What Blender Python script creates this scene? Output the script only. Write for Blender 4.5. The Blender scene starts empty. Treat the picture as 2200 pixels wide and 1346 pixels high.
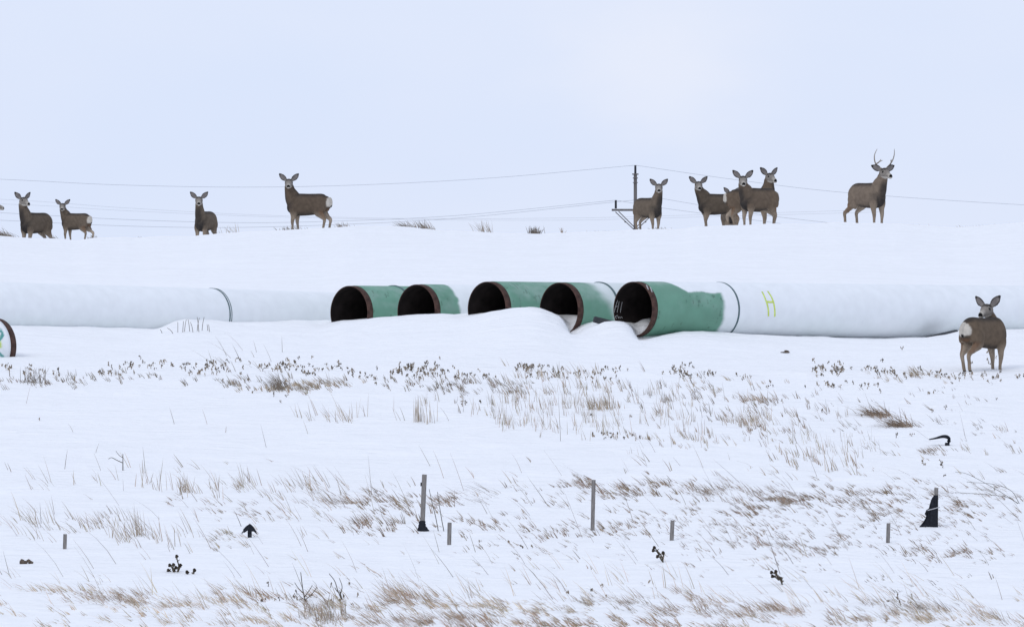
import bpy, bmesh, math, random
import numpy as np
from mathutils import Vector, Matrix, kdtree

random.seed(7); rng = np.random.default_rng(11)
scene = bpy.context.scene
COL = scene.collection
F = 31440.0                      # focal length in photo pixels (very long lens)
CX, CY = 1100.0, 673.0
R_PIPE = 0.457

# ------------------------------------------------------------------ camera
cam_d = bpy.data.cameras.new('camera'); cam = bpy.data.objects.new('camera', cam_d); COL.objects.link(cam)
cam_d.sensor_width = 36.0; cam_d.lens = F * 36.0 / 2200.0
cam_d.clip_start = 1.0; cam_d.clip_end = 20000.0
cam.location = (0, 0, 0); cam.rotation_euler = (math.radians(90), 0, 0)
scene.camera = cam
scene.render.resolution_x = 1024; scene.render.resolution_y = 626

# ------------------------------------------------------------------ sky and sun (high overcast)
SUN_EL, SUN_AZ = math.radians(42), math.radians(215)   # azimuth measured clockwise from +Y
w = bpy.data.worlds.new('World'); scene.world = w; w.use_nodes = True
nt = w.node_tree; nt.nodes.clear()
n_out = nt.nodes.new('ShaderNodeOutputWorld'); n_bg = nt.nodes.new('ShaderNodeBackground')
n_sky = nt.nodes.new('ShaderNodeTexSky'); n_sky.sky_type = 'NISHITA'; n_sky.sun_disc = False
n_sky.sun_elevation = SUN_EL; n_sky.sun_rotation = SUN_AZ
n_tc = nt.nodes.new('ShaderNodeTexCoord'); n_map = nt.nodes.new('ShaderNodeMapping')
n_map.inputs['Scale'].default_value = (26, 26, 60)
n_no = nt.nodes.new('ShaderNodeTexNoise'); n_no.inputs['Scale'].default_value = 1.0; n_no.inputs['Detail'].default_value = 3.0
n_ramp = nt.nodes.new('ShaderNodeValToRGB')
n_ramp.color_ramp.elements[0].position = 0.35; n_ramp.color_ramp.elements[0].color = (7.15, 8.02, 9.95, 1)
n_ramp.color_ramp.elements[1].position = 0.75; n_ramp.color_ramp.elements[1].color = (7.72, 8.33, 9.95, 1)
n_mix = nt.nodes.new('ShaderNodeMixRGB'); n_mix.inputs['Fac'].default_value = 0.97
nt.links.new(n_tc.outputs['Generated'], n_map.inputs['Vector']); nt.links.new(n_map.outputs['Vector'], n_no.inputs['Vector'])
nt.links.new(n_no.outputs['Fac'], n_ramp.inputs['Fac'])
nt.links.new(n_sky.outputs['Color'], n_mix.inputs['Color1']); nt.links.new(n_ramp.outputs['Color'], n_mix.inputs['Color2'])
# one soft thin place in the cloud deck, lit a little brighter
n_d = nt.nodes.new('ShaderNodeMapping'); n_d.vector_type = 'POINT'
n_d.inputs['Location'].default_value = (-.0095 * 110, 0, -.0165 * 170); n_d.inputs['Scale'].default_value = (110, 0, 170)
n_len = nt.nodes.new('ShaderNodeVectorMath'); n_len.operation = 'LENGTH'
n_w = nt.nodes.new('ShaderNodeMath'); n_w.operation = 'ADD'
n_mr = nt.nodes.new('ShaderNodeMapRange'); n_mr.interpolation_type = 'SMOOTHSTEP'
n_mr.inputs['From Min'].default_value = 0.55; n_mr.inputs['From Max'].default_value = 1.75; n_mr.inputs['To Min'].default_value = 0.5; n_mr.inputs['To Max'].default_value = 0.0
n_m2 = nt.nodes.new('ShaderNodeMixRGB'); n_m2.inputs['Color2'].default_value = (8.45, 8.75, 9.75, 1)
n_no2 = nt.nodes.new('ShaderNodeTexNoise'); n_no2.inputs['Scale'].default_value = 5.0; n_no2.inputs['Detail'].default_value = 4.0
nt.links.new(n_tc.outputs['Generated'], n_d.inputs['Vector']); nt.links.new(n_d.outputs['Vector'], n_len.inputs[0])
nt.links.new(n_map.outputs['Vector'], n_no2.inputs['Vector'])
nt.links.new(n_len.outputs['Value'], n_w.inputs[0]); nt.links.new(n_no2.outputs['Fac'], n_w.inputs[1])
nt.links.new(n_w.outputs['Value'], n_mr.inputs['Value']); nt.links.new(n_mr.outputs['Result'], n_m2.inputs['Fac'])
nt.links.new(n_mix.outputs['Color'], n_m2.inputs['Color1'])
nt.links.new(n_m2.outputs['Color'], n_bg.inputs['Color']); n_bg.inputs['Strength'].default_value = 0.1
nt.links.new(n_bg.outputs['Background'], n_out.inputs['Surface'])
sun_d = bpy.data.lights.new('sun', 'SUN'); sun_d.energy = 0.75; sun_d.angle = math.radians(25); sun_d.color = (1.0, 0.97, 0.92)
sun = bpy.data.objects.new('sun', sun_d); COL.objects.link(sun)
sd = Vector((math.sin(SUN_AZ) * math.cos(SUN_EL), math.cos(SUN_AZ) * math.cos(SUN_EL), math.sin(SUN_EL)))
sun.rotation_euler = (-sd).to_track_quat('-Z', 'Y').to_euler()
vs = scene.view_settings
vs.view_transform = 'Standard'; vs.look = 'None'; vs.gamma = 1.0; vs.use_curve_mapping = False; vs.exposure = 0.0
scene.cycles.max_bounces = 6; scene.cycles.diffuse_bounces = 4

# ------------------------------------------------------------------ helpers
def tag(o, label=None, cat=None, group=None, kind=None):
    if label: o['label'] = label
    if cat: o['category'] = cat
    if group: o['group'] = group
    if kind: o['kind'] = kind
    return o

def empty(name, loc=(0, 0, 0), rz=0.0):
    o = bpy.data.objects.new(name, None); COL.objects.link(o); o.location = loc; o.rotation_euler = (0, 0, rz)
    o.empty_display_size = 0.1
    return o

def mesh_obj(name, verts, faces, mat, parent=None, colors=None, smooth=True):
    me = bpy.data.meshes.new(name)
    me.from_pydata([tuple(v) for v in verts], [], [tuple(f) for f in faces])
    if smooth: me.polygons.foreach_set('use_smooth', [True] * len(me.polygons))
    if colors is not None:
        a = me.color_attributes.new('col', 'FLOAT_COLOR', 'POINT')
        c = np.ones((len(me.vertices), 4), np.float32); c[:, :3] = np.asarray(colors)[:, :3]
        a.data.foreach_set('color', c.ravel())
    me.update()
    if mat: me.materials.append(mat)
    o = bpy.data.objects.new(name, me); COL.objects.link(o)
    if parent: o.parent = parent
    return o

def material(name, color=(0.5, 0.5, 0.5), rough=0.8, var=0.2, scale=8.0, bump=0.0, bump_scale=30.0, attr=False, spec=0.3, scale_vec=None):
    m = bpy.data.materials.new(name); m.use_nodes = True
    t = m.node_tree; b = t.nodes['Principled BSDF']
    b.inputs['Roughness'].default_value = rough; b.inputs['Specular IOR Level'].default_value = spec
    tc = t.nodes.new('ShaderNodeTexCoord'); mp = t.nodes.new('ShaderNodeMapping')
    if scale_vec: mp.inputs['Scale'].default_value = scale_vec
    t.links.new(tc.outputs['Object'], mp.inputs['Vector'])
    no = t.nodes.new('ShaderNodeTexNoise'); no.inputs['Scale'].default_value = scale; no.inputs['Detail'].default_value = 5
    t.links.new(mp.outputs['Vector'], no.inputs['Vector'])
    mr = t.nodes.new('ShaderNodeMapRange'); mr.inputs['From Min'].default_value = 0.3; mr.inputs['From Max'].default_value = 0.7
    mr.inputs['To Min'].default_value = 1 - var; mr.inputs['To Max'].default_value = 1 + var
    t.links.new(no.outputs['Fac'], mr.inputs['Value'])
    mx = t.nodes.new('ShaderNodeVectorMath'); mx.operation = 'SCALE'
    if attr:
        at = t.nodes.new('ShaderNodeAttribute'); at.attribute_name = 'col'
        t.links.new(at.outputs['Color'], mx.inputs[0])
    else:
        mx.inputs[0].default_value = color
    t.links.new(mr.outputs['Result'], mx.inputs['Scale']); t.links.new(mx.outputs['Vector'], b.inputs['Base Color'])
    if bump > 0:
        n2 = t.nodes.new('ShaderNodeTexNoise'); n2.inputs['Scale'].default_value = bump_scale; n2.inputs['Detail'].default_value = 6
        t.links.new(mp.outputs['Vector'], n2.inputs['Vector'])
        bp = t.nodes.new('ShaderNodeBump'); bp.inputs['Strength'].default_value = 1.0; bp.inputs['Distance'].default_value = bump
        t.links.new(n2.outputs['Fac'], bp.inputs['Height']); t.links.new(bp.outputs['Normal'], b.inputs['Normal'])
    return m

def vnoise(x, y, seed=0):
    xi = np.floor(x).astype(np.int64); yi = np.floor(y).astype(np.int64)
    fx = x - xi; fy = y - yi
    fx = fx * fx * fx * (fx * (fx * 6 - 15) + 10); fy = fy * fy * fy * (fy * (fy * 6 - 15) + 10)
    def h(i, j):
        n = (i * 374761393 + j * 668265263 + seed * 974711) & 0xFFFFFFFF
        n = ((n ^ (n >> 13)) * 1274126177) & 0xFFFFFFFF
        return ((n ^ (n >> 16)) & 0xFFFF) / 32767.5 - 1.0
    a = h(xi, yi); b = h(xi + 1, yi); c = h(xi, yi + 1); d = h(xi + 1, yi + 1)
    return (a + (b - a) * fx) * (1 - fy) + (c + (d - c) * fx) * fy

def fbm(x, y, seed=0, oct=4):
    s = 0; a = 0.5
    for i in range(oct):
        s = s + a * vnoise(x, y, seed + i * 17); x = x * 2.03; y = y * 2.03; a *= 0.5
    return s

def sstep(t):
    t = np.clip(t, 0, 1); return t * t * (3 - 2 * t)

def catmull(P, n):
    P = np.asarray(P, float); k = len(P)
    if P.ndim == 1: P = P[:, None]
    Q = np.vstack([2 * P[0] - P[1], P, 2 * P[-1] - P[-2]])
    t = np.linspace(0, k - 1, n); i = np.minimum(t.astype(int), k - 2); f = (t - i)[:, None]
    p0, p1, p2, p3 = Q[i], Q[i + 1], Q[i + 2], Q[i + 3]
    return 0.5 * (2 * p1 + (p2 - p0) * f + (2 * p0 - 5 * p1 + 4 * p2 - p3) * f**2 + (3 * p1 - p0 - 3 * p2 + p3) * f**3)

def tube(P, A, B=None, up=(0, 0, 1), nseg=12, n=None, caps=True):
    """loft of ellipses along a path; returns verts, faces, u, theta"""
    P = np.asarray(P, float); A = np.asarray(A, float); B = A if B is None else np.asarray(B, float)
    if n:
        D = catmull(np.column_stack([P, A, B]), n); P, A, B = D[:, :3], np.maximum(D[:, 3], 1e-3), np.maximum(D[:, 4], 1e-3)
    n = len(P); T = np.gradient(P, axis=0); T /= np.linalg.norm(T, axis=1)[:, None]
    U = np.array(up, float); S = np.cross(U, T); S /= np.linalg.norm(S, axis=1)[:, None] + 1e-9
    U2 = np.cross(T, S)
    th = np.linspace(0, 2 * math.pi, nseg, endpoint=False)
    V = P[:, None, :] + (A[:, None] * np.cos(th))[..., None] * U2[:, None, :] + (B[:, None] * np.sin(th))[..., None] * S[:, None, :]
    V = V.reshape(-1, 3); f = []
    for i in range(n - 1):
        for j in range(nseg):
            j2 = (j + 1) % nseg
            f.append((i * nseg + j, i * nseg + j2, (i + 1) * nseg + j2, (i + 1) * nseg + j))
    u = np.repeat(np.linspace(0, 1, n), nseg); tt = np.tile(th, n)
    if caps:
        c0 = len(V); V = np.vstack([V, P[0], P[-1]])
        u = np.append(u, [0, 1]); tt = np.append(tt, [0, 0])
        for j in range(nseg):
            j2 = (j + 1) % nseg
            f.append((c0, j2, j)); f.append((c0 + 1, (n - 1) * nseg + j, (n - 1) * nseg + j2))
    return V, f, u, tt

class MB:
    """collects pieces of ONE object"""
    def __init__(s): s.v = []; s.f = []; s.c = []; s.n = 0
    def add(s, V, f, c=None):
        s.v.append(np.asarray(V, float)); s.f += [tuple(int(i) + s.n for i in q) for q in f]; s.n += len(V)
        if c is not None:
            c = np.asarray(c, float); s.c.append(np.tile(c, (len(V), 1)) if c.ndim == 1 else c)
    def tube(s, P, A, B=None, c=None, **k):
        V, f, u, t = tube(P, A, B, **k); s.add(V, f, c)
    def box(s, lo, hi, M=None, c=None, bevel=0.0):
        lo = np.array(lo, float); hi = np.array(hi, float)
        bm = bmesh.new(); bmesh.ops.create_cube(bm, size=1.0)
        for v in bm.verts: v.co = Vector((lo + hi) / 2) + Vector(v.co) * Vector(hi - lo) if False else Vector([(lo[i] + hi[i]) / 2 + v.co[i] * (hi[i] - lo[i]) for i in range(3)])
        if bevel: bmesh.ops.bevel(bm, geom=bm.edges[:], offset=bevel, segments=2, affect='EDGES')
        if M is not None: bm.transform(M)
        bm.verts.index_update()
        V = [v.co[:] for v in bm.verts]; f = [[v.index for v in q.verts] for q in bm.faces]; bm.free()
        s.add(V, f, c)
    def build(s, name, mat, parent=None, smooth=True):
        return mesh_obj(name, np.vstack(s.v), s.f, mat, parent, np.vstack(s.c) if s.c else None, smooth)

# ------------------------------------------------------------------ pipes: where they lie (needed by the snow around them)
S2 = math.sqrt(0.5)
def pt(px, py, Y): return Vector(((px - CX) / F * Y, Y, (CY - py) / F * Y))
mouth_px = [750, 894.5, 1046, 1201, 1360]
mouth_top = [613, 610, 604, 606, 604]
mouth_Y = [246.0, 244.5, 243.0, 241.5, 240.0]
MOUTH = []
for px, ty, Y in zip(mouth_px, mouth_top, mouth_Y):
    MOUTH.append(pt(px, ty + R_PIPE * F / Y, Y))
AX = Vector((S2, S2, -0.0065)).normalized()
AX0 = Vector((S2, S2, -0.021)).normalized()
# the long whitewashed pipe on the left: its axis passes behind the first mouth
P0_Y700 = 246.0 + 2.4
P0_at700 = pt(702, 627 + R_PIPE * F / P0_Y700, P0_Y700)
PIPE0_START = P0_at700 - AX0 * 12.5
PIPE0_LEN = 17.0
def pipe0_axis_Y(px):            # depth of that pipe's axis in the column px
    k = (px - CX) / F
    s = (k * P0_at700.y - P0_at700.x) / (AX0.x - k * AX0.y)
    return P0_at700.y + s * AX0.y
def pipe5_axis_Y(px):
    k = (px - CX) / F; m = MOUTH[4]
    s = (k * m.y - m.x) / (AX.x - k * AX.y)
    return m.y + s * AX.y
END_L = pt(-6, 744, 234.0)        # right end of the near pipe at the left edge of the view

# ------------------------------------------------------------------ terrain height
_cx = np.array([-400, 0, 60, 150, 210, 300, 400, 440, 520, 600, 640, 700, 760, 850, 950, 1050, 1150, 1250, 1350, 1400, 1450, 1500, 1560, 1650, 1720, 1800, 1900, 2000, 2050, 2100, 2160, 2200, 2600], float)
_cy = np.array([505, 509, 514, 519, 514, 516, 511, 509, 503, 497, 495, 490, 488, 490, 497, 503, 506, 504, 498, 498, 496, 491, 489, 487, 486, 483, 485, 490, 493, 491, 485, 483, 480], float)
_sx = np.array([-400, 0, 110, 330, 347, 372, 400, 450, 500, 600, 700, 720, 760, 802, 850, 950, 990, 1010, 1100, 1140, 1160, 1183, 1204, 1216, 1225, 1240, 1262, 1300, 1320, 1338, 1354, 1363, 1370, 1385, 1420, 1470, 1510, 1560, 1620, 1900, 1985, 2030, 2060, 2200, 2600], float)
_sy = np.array([697, 697, 700, 706, 701, 690, 684, 687, 691, 689, 687, 690, 687, 683, 679, 674, 678, 676, 663, 660, 662, 671, 681, 698, 721, 719, 707, 693, 691, 692, 699, 716, 731, 731, 721, 711, 710, 716, 721, 727, 725, 718, 709, 707, 705], float)
_bx = np.array([-400, 700, 1100, 1158, 1200, 1243, 1260, 1318, 1402, 1415, 1500, 1620, 2600], float)
_by = np.array([690, 690, 668, 672, 677, 678, 690, 692, 683, 700, 712, 722, 716], float)
_ux = np.arange(-400, 2601, 4.0); _us = np.interp(_ux, _sx, _sy)      # the same drift line, smoothed: a step in front of the pipes
_kk = np.exp(-0.5 * (np.arange(-30, 31) * 4.0 / 38.0) ** 2); _us = np.convolve(np.pad(_us, 30, 'edge'), _kk / _kk.sum(), 'valid') + 3.0
_yx = [-400.0, 0, 350, 690, 740] + [p for p in (750, 894.5, 1046, 1201)] + [1340.0, 1385, 1450, 1700, 2000, 2200, 2600]
_yy = [pipe0_axis_Y(p) - 0.60 for p in _yx[:4]] + [245.6] + [y - 0.42 for y in mouth_Y[:4]] + [239.75, 239.55] + [pipe5_axis_Y(p) - 0.60 for p in _yx[11:]]
_yx = np.array(_yx); _yy = np.array(_yy)
_zbY = np.array([-200, 0, 60, 120, 150, 172, 185, 200, 215, 231, 400.0])
_zb = np.array([-1.9, -1.9, -3.4, -4.5, -4.78, -4.62, -3.96, -2.94, -1.92, -0.832, 10.66])
LEDGES = [  # photo row of a wind-cut lip along the columns, height in metres
    ([-300, 0, 250, 480], [823, 824, 826, 829], 0.07, 0.0, 560),
    ([480, 600, 760, 900, 1010], [838, 842, 839, 834, 832], 0.07, 420, 1120),
    ([-300, 0, 300, 620, 900, 1150], [1272, 1274, 1290, 1296, 1303, 1312], 0.09, -400, 1250),
    ([1100, 1400, 1650, 2200, 2500], [1308, 1310, 1308, 1326, 1330], 0.08, 1050, 2700),
    ([800, 1100, 1500, 1700], [1005, 1012, 1020, 1010], 0.04, 700, 1800),
    ([1300, 1500, 1650, 2000, 2400], [855, 846, 862, 868, 872], 0.06, 1250, 2500),
    ([1000, 1250, 1400], [915, 928, 932], 0.05, 950, 1450),
    ([-300, 200, 600], [1118, 1128, 1140], 0.05, -300, 700),
    ([1450, 1800, 2300], [1125, 1118, 1130], 0.05, 1400, 2500),
]
def row_to_Y(py):   # depth at which the plain lower slope shows in photo row py
    k = (CY - py) / F
    return (-3.96 - 0.068 * 185) / (k - 0.068)

def ground_z(X, Y):
    X = np.asarray(X, float); Y = np.asarray(Y, float)
    Ys = np.maximum(Y, 120.0)
    px = CX + F * X / Ys
    zb = np.interp(Y, _zbY, _zb)
    yf = np.interp(px, _yx, _yy)
    S = np.interp(px, _sx, _sy); SB = np.interp(px, _bx, _by)
    C = np.interp(px, _cx, _cy) + 1.6 * fbm(px / 34, px * 0, 5)
    zs = (CY - S) / F * yf
    zsb = (CY - SB) / F * (yf + 1.2)
    zsm = (CY - np.interp(px, _ux, _us)) / F * yf
    zs1 = zsm + (zs - zsm) * sstep((Y - yf + 2.4) / 2.3)
    z1 = -0.832 + (zs1 + 0.832) * np.clip((Y - 231) / (yf - 231), 0, 1)
    z = np.where(Y < 231, zb, z1)
    t = sstep((Y - yf - .22) / 1.0)
    z = np.where(Y > yf, zs + (zsb - zs) * t, z)
    y1 = yf + 7.0
    zbk = (CY - 694.0) / F * yf
    zsb = zsb + (zbk - zsb) * sstep((Y - yf - 2.0) / 5.0)
    z = np.where(Y > yf + 2.0, zsb, z)
    zc = (CY - C) / F * 345.0
    tt = np.clip((Y - y1) / (345.0 - y1), 0, 1)
    z = np.where(Y > y1, zsb + (zc - zsb) * (1 - (1 - tt) ** 1.55), z)
    drop = np.interp(Y, [345, 349, 360, 380, 600, 1100, 9000], [0, -0.02, -0.25, -1.1, -9, -16, -16])
    z = z + np.where(Y > 345, drop, 0)
    # wind-cut lips on the lower slope
    for lx, ly, A, x0, x1 in LEDGES:
        yl = row_to_Y(np.interp(px, lx, ly) + 3.0 * fbm(px / 60, px * 0, 9))
        d = Y - yl
        m = sstep((px - x0) / 160) * sstep((x1 - px) / 160) * (0.6 + 0.8 * np.abs(fbm(px / 150, px * 0, 31)))
        z = z + m * A * np.where(d < 0, np.exp(-(d / 1.6) ** 2), np.exp(-(d / 0.28) ** 2))
    # general roughness of the drifted snow
    near = sstep((Y - 229) / 6) * sstep((262 - Y) / 8)
    amp_low = np.where(Y < 262, 1.0 - 0.93 * near, 0.0)
    xs = X + 0.35 * Y
    r = 1 - np.abs(fbm(xs / 3.2, (Y - 0.15 * X) / 1.5, 3)) * 2
    z = z + amp_low * (0.055 * fbm(X / 5.0, Y / 2.2, 1) + 0.035 * r + 0.016 * fbm(xs / 1.3, Y / 0.45, 71, 2) + 0.020 * np.clip(fbm(xs / 1.1, Y / 0.8, 73, 3), -.05, 1))
    bank = sstep((Y - 258) / 12) * sstep((352 - Y) / 10) * (1 - 0.8 * np.exp(-((Y - 345) / 6.0) ** 2))
    z = z + bank * (0.09 * fbm(X / 7.0, Y / 6.0, 21) + 0.030 * fbm(X / 1.6, Y / 1.3, 27) + 0.05 * (1 - 2 * np.abs(fbm(X / 3.0 + Y / 9, Y / 3.5, 23))))
    z = z + near * (0.014 * fbm(X / 0.5, Y / 0.5, 41) + 0.02 * fbm(X / 1.4, Y / 1.1, 43) + 0.012 * (0.5 - np.abs(fbm((X + Y) / 0.9, (Y - X) / 1.6, 47)) * 2))
    return z

_HY = np.concatenate([np.arange(175, 262, 0.08), np.arange(262, 346, 0.6)])
def hit(px, py, ymax=346.0):
    """point of the snow seen in photo pixel (px, py)"""
    ys = _HY[_HY < ymax]
    g = ground_z((px - CX) / F * ys, ys); ray = (CY - py) / F * ys
    i = np.argmax(g >= ray)
    if g[i] < ray[i]: i = len(ys) - 1
    Y = ys[i]; X = (px - CX) / F * Y
    return Vector((X, Y, float(ground_z(X, Y))))

def axis(segs):
    out = [segs[0][0]]
    for a, b, st in segs: out += list(np.linspace(a, b, max(2, int(round((b - a) / st)) + 1))[1:])
    return np.array(out)
gx = axis([(-4000, -600, 400), (-600, -60, 40), (-60, -14, 2.0), (-14, -10.2, 0.3), (-10.2, 10.2, 0.062), (10.2, 14, 0.3), (14, 60, 2.0), (60, 600, 40), (600, 4000, 400)])
gy = axis([(-200, 120, 20), (120, 176, 2.0), (176, 231, 0.17), (231, 246, 0.06), (246, 262, 0.2), (262, 336, 0.9), (336, 352, 0.25), (352, 420, 4), (420, 1200, 40), (1200, 9000, 400)])
GX, GY = np.meshgrid(gx, gy)
GZ = ground_z(GX, GY)
nx, ny = len(gx), len(gy)
me = bpy.data.meshes.new('snow_ground')
idx = np.arange(nx * ny).reshape(ny, nx)
quads = np.stack([idx[:-1, :-1], idx[:-1, 1:], idx[1:, 1:], idx[1:, :-1]], -1).reshape(-1, 4)
me.vertices.add(nx * ny); me.vertices.foreach_set('co', np.stack([GX, GY, GZ], -1).astype(np.float32).ravel())
me.loops.add(quads.size); me.loops.foreach_set('vertex_index', quads.astype(np.int32).ravel())
me.polygons.add(len(quads)); me.polygons.foreach_set('loop_start', np.arange(0, quads.size, 4, dtype=np.int32))
me.polygons.foreach_set('use_smooth', np.ones(len(quads), bool)); me.update(calc_edges=True)
snow = material('snow', (0.89, 0.893, 0.90), 0.7, 0.02, 0.6, 0.11, 2.2, spec=0.25, scale_vec=(1, 1.9, 1))
me.materials.append(snow)
ground = bpy.data.objects.new('snow_ground', me); COL.objects.link(ground); tag(ground, kind='structure')

# ------------------------------------------------------------------ materials
M_coat = material('pipe_coating', rough=0.55, var=0.035, scale=5.0, bump=0.0008, bump_scale=25, attr=True, spec=0.3)
M_rust = material('rusty_steel', (0.066, 0.034, 0.026), 0.8, 0.45, 14.0, 0.002, 40)
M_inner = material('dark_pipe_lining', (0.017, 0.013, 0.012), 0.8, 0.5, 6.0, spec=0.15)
M_seam = material('weld_seam', (0.10, 0.15, 0.16), 0.7, 0.3, 20.0)
M_chalk = material('chalk_mark', (0.45, 0.45, 0.45), 0.9, 0.4, 60.0)
M_spray = material('yellow_green_spray_paint', (0.60, 0.72, 0.15), 0.7, 0.15, 30.0)
M_wood = material('weathered_grey_wood', (0.21, 0.195, 0.185), 0.85, 0.35, 10.0, 0.003, 30, scale_vec=(14, 14, 1.2))
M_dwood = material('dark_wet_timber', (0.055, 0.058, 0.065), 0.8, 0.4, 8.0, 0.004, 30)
M_fabric = material('black_geotextile', (0.014, 0.016, 0.022), 0.8, 0.4, 30.0, 0.004, 60, spec=0.2)
M_twine = material('pale_twine', (0.5, 0.5, 0.52), 0.8, 0.1)
M_fur = material('deer_fur', rough=0.9, var=0.17, scale=12.0, bump=0.003, bump_scale=60, attr=True, spec=0.12)
M_antler = material('antler', (0.27, 0.23, 0.19), 0.6, 0.25, 25.0)
M_grass = material('dry_grass', rough=0.85, var=0.2, scale=3.0, attr=True, spec=0.2)
M_weed = material('dead_weed', rough=0.9, var=0.3, scale=20.0, attr=True, spec=0.15)
M_pole = material('weathered_pole_wood', (0.125, 0.115, 0.112), 0.85, 0.3, 2.0, scale_vec=(6, 6, 0.6))
M_black = material('dark_insulator', (0.018, 0.018, 0.024), 0.4, 0.2)
M_wire = material('grey_wire', (0.42, 0.44, 0.48), 0.6, 0.1)
M_dirt = material('frozen_soil', (0.11, 0.085, 0.065), 0.95, 0.4, 15.0, 0.01, 20)

# ------------------------------------------------------------------ pipes
GREEN = np.array([0.138, 0.300, 0.215]); WHITE = np.array([0.815, 0.835, 0.85]); FROST = np.array([0.78, 0.80, 0.82])
def frame_of(axv):
    a = Vector(axv); s = Vector((0, 0, 1)).cross(a).normalized(); u = a.cross(s).normalized()
    return a, s, u              # side s points left-away, u up

def cyl_hit(origin, axv, r, px, py, near=True):
    """(distance along the axis, angle) where the sight line of a photo pixel meets the pipe wall"""
    a, s, u = frame_of(axv)
    d = Vector(((px - CX) / F, 1.0, (CY - py) / F)); o = -Vector(origin)
    dd = (d.dot(s), d.dot(u)); oo = (o.dot(s), o.dot(u))
    A = dd[0]**2 + dd[1]**2; B = 2 * (dd[0] * oo[0] + dd[1] * oo[1]); Cc = oo[0]**2 + oo[1]**2 - r * r
    q = max(B * B - 4 * A * Cc, 0.0); t = (-B + (-1 if near else 1) * math.sqrt(q)) / (2 * A)
    p = o + d * t
    return p.dot(a), math.atan2(p.dot(s), p.dot(u))

def wall_stroke(mb, origin, axv, r, pix, width, near=True, c=None):
    """a painted stroke lying on the pipe wall through the given photo pixels"""
    a, s, u = frame_of(axv)
    q = [cyl_hit(origin, axv, r, x, y, near) for x, y in pix]
    q = catmull(np.array(q), 10)
    pts = np.array([list(Vector(origin) + a * x + s * (r * math.sin(t)) + u * (r * math.cos(t))) for x, t in q])
    nrm = np.array([list(s * math.sin(t) + u * math.cos(t)) for x, t in q])
    T = np.gradient(pts, axis=0); T /= np.linalg.norm(T, axis=1)[:, None]
    side = np.cross(T, nrm) * width / 2
    h = 0.0015 * nrm
    V = np.vstack([pts - side - h, pts + side - h, pts + side + h, pts - side + h]); n = len(pts); f = []
    for i in range(n - 1):
        for k in range(4):
            k2 = (k + 1) % 4; f.append((k * n + i, k2 * n + i, k2 * n + i + 1, k * n + i + 1))
    f += [(0, n, 2 * n, 3 * n), (n - 1, 4 * n - 1, 3 * n - 1, 2 * n - 1)]
    mb.add(V, f, c)

def shell(origin, axv, r, svals, nseg, color_fn=None, flip=False):
    a, s, u = frame_of(axv); th = np.linspace(0, 2 * math.pi, nseg, endpoint=False)
    av, sv, uv = (np.array(k) for k in (a, s, u)); o = np.array(origin)
    svals = np.asarray(svals)
    ring = r * (np.sin(th)[:, None] * sv + np.cos(th)[:, None] * uv)
    V = (o + svals[:, None, None] * av + ring[None]).reshape(-1, 3); f = []
    for i in range(len(svals) - 1):
        for j in range(nseg):
            j2 = (j + 1) % nseg; q = (i * nseg + j, (i + 1) * nseg + j, (i + 1) * nseg + j2, i * nseg + j2)
            f.append(q[::-1] if flip else q)
    c = None
    if color_fn:
        c = color_fn(np.repeat(svals, nseg), np.tile(th, len(svals)))
    return V, f, c

def ring_band(origin, axv, r0, r1, s0, s1, nseg=96):
    """closed ring (rectangular section) round the pipe"""
    V = []; f = []
    for (r, s) in ((r0, s0), (r1, s0), (r1, s1), (r0, s1)):
        v, _, _ = shell(origin, axv, r, [s], nseg); V.append(v)
    for k in range(4):
        k2 = (k + 1) % 4
        for j in range(nseg):
            j2 = (j + 1) % nseg; f.append((k * nseg + j, k * nseg + j2, k2 * nseg + j2, k2 * nseg + j))
    return np.vstack(V), f

def lerp(a, b, t): return a[None] * (1 - t[:, None]) + b[None] * t[:, None]
def wnoise(s, th, k=1.0, seed=0): return fbm(s * 2.2 * k + seed, th * 1.6 * k, seed)

def base_white(s, th, seed):
    streak = np.clip(fbm(s * 0.8 + th * 0.45, th * 0.5 - s * 0.3, seed), -1, 1)
    c = np.tile(WHITE, (len(s), 1)) * (1 + 0.02 * streak)[:, None]
    # blend towards green down the lower flank, uneven along the streaks
    thin = sstep((np.cos(th) * -1 + 0.15) / 0.9) * (0.08 + 0.10 * streak)
    return c * (1 - np.clip(thin, 0, .5)[:, None]) + (GREEN * 1.5)[None] * np.clip(thin, 0, .5)[:, None]

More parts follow.
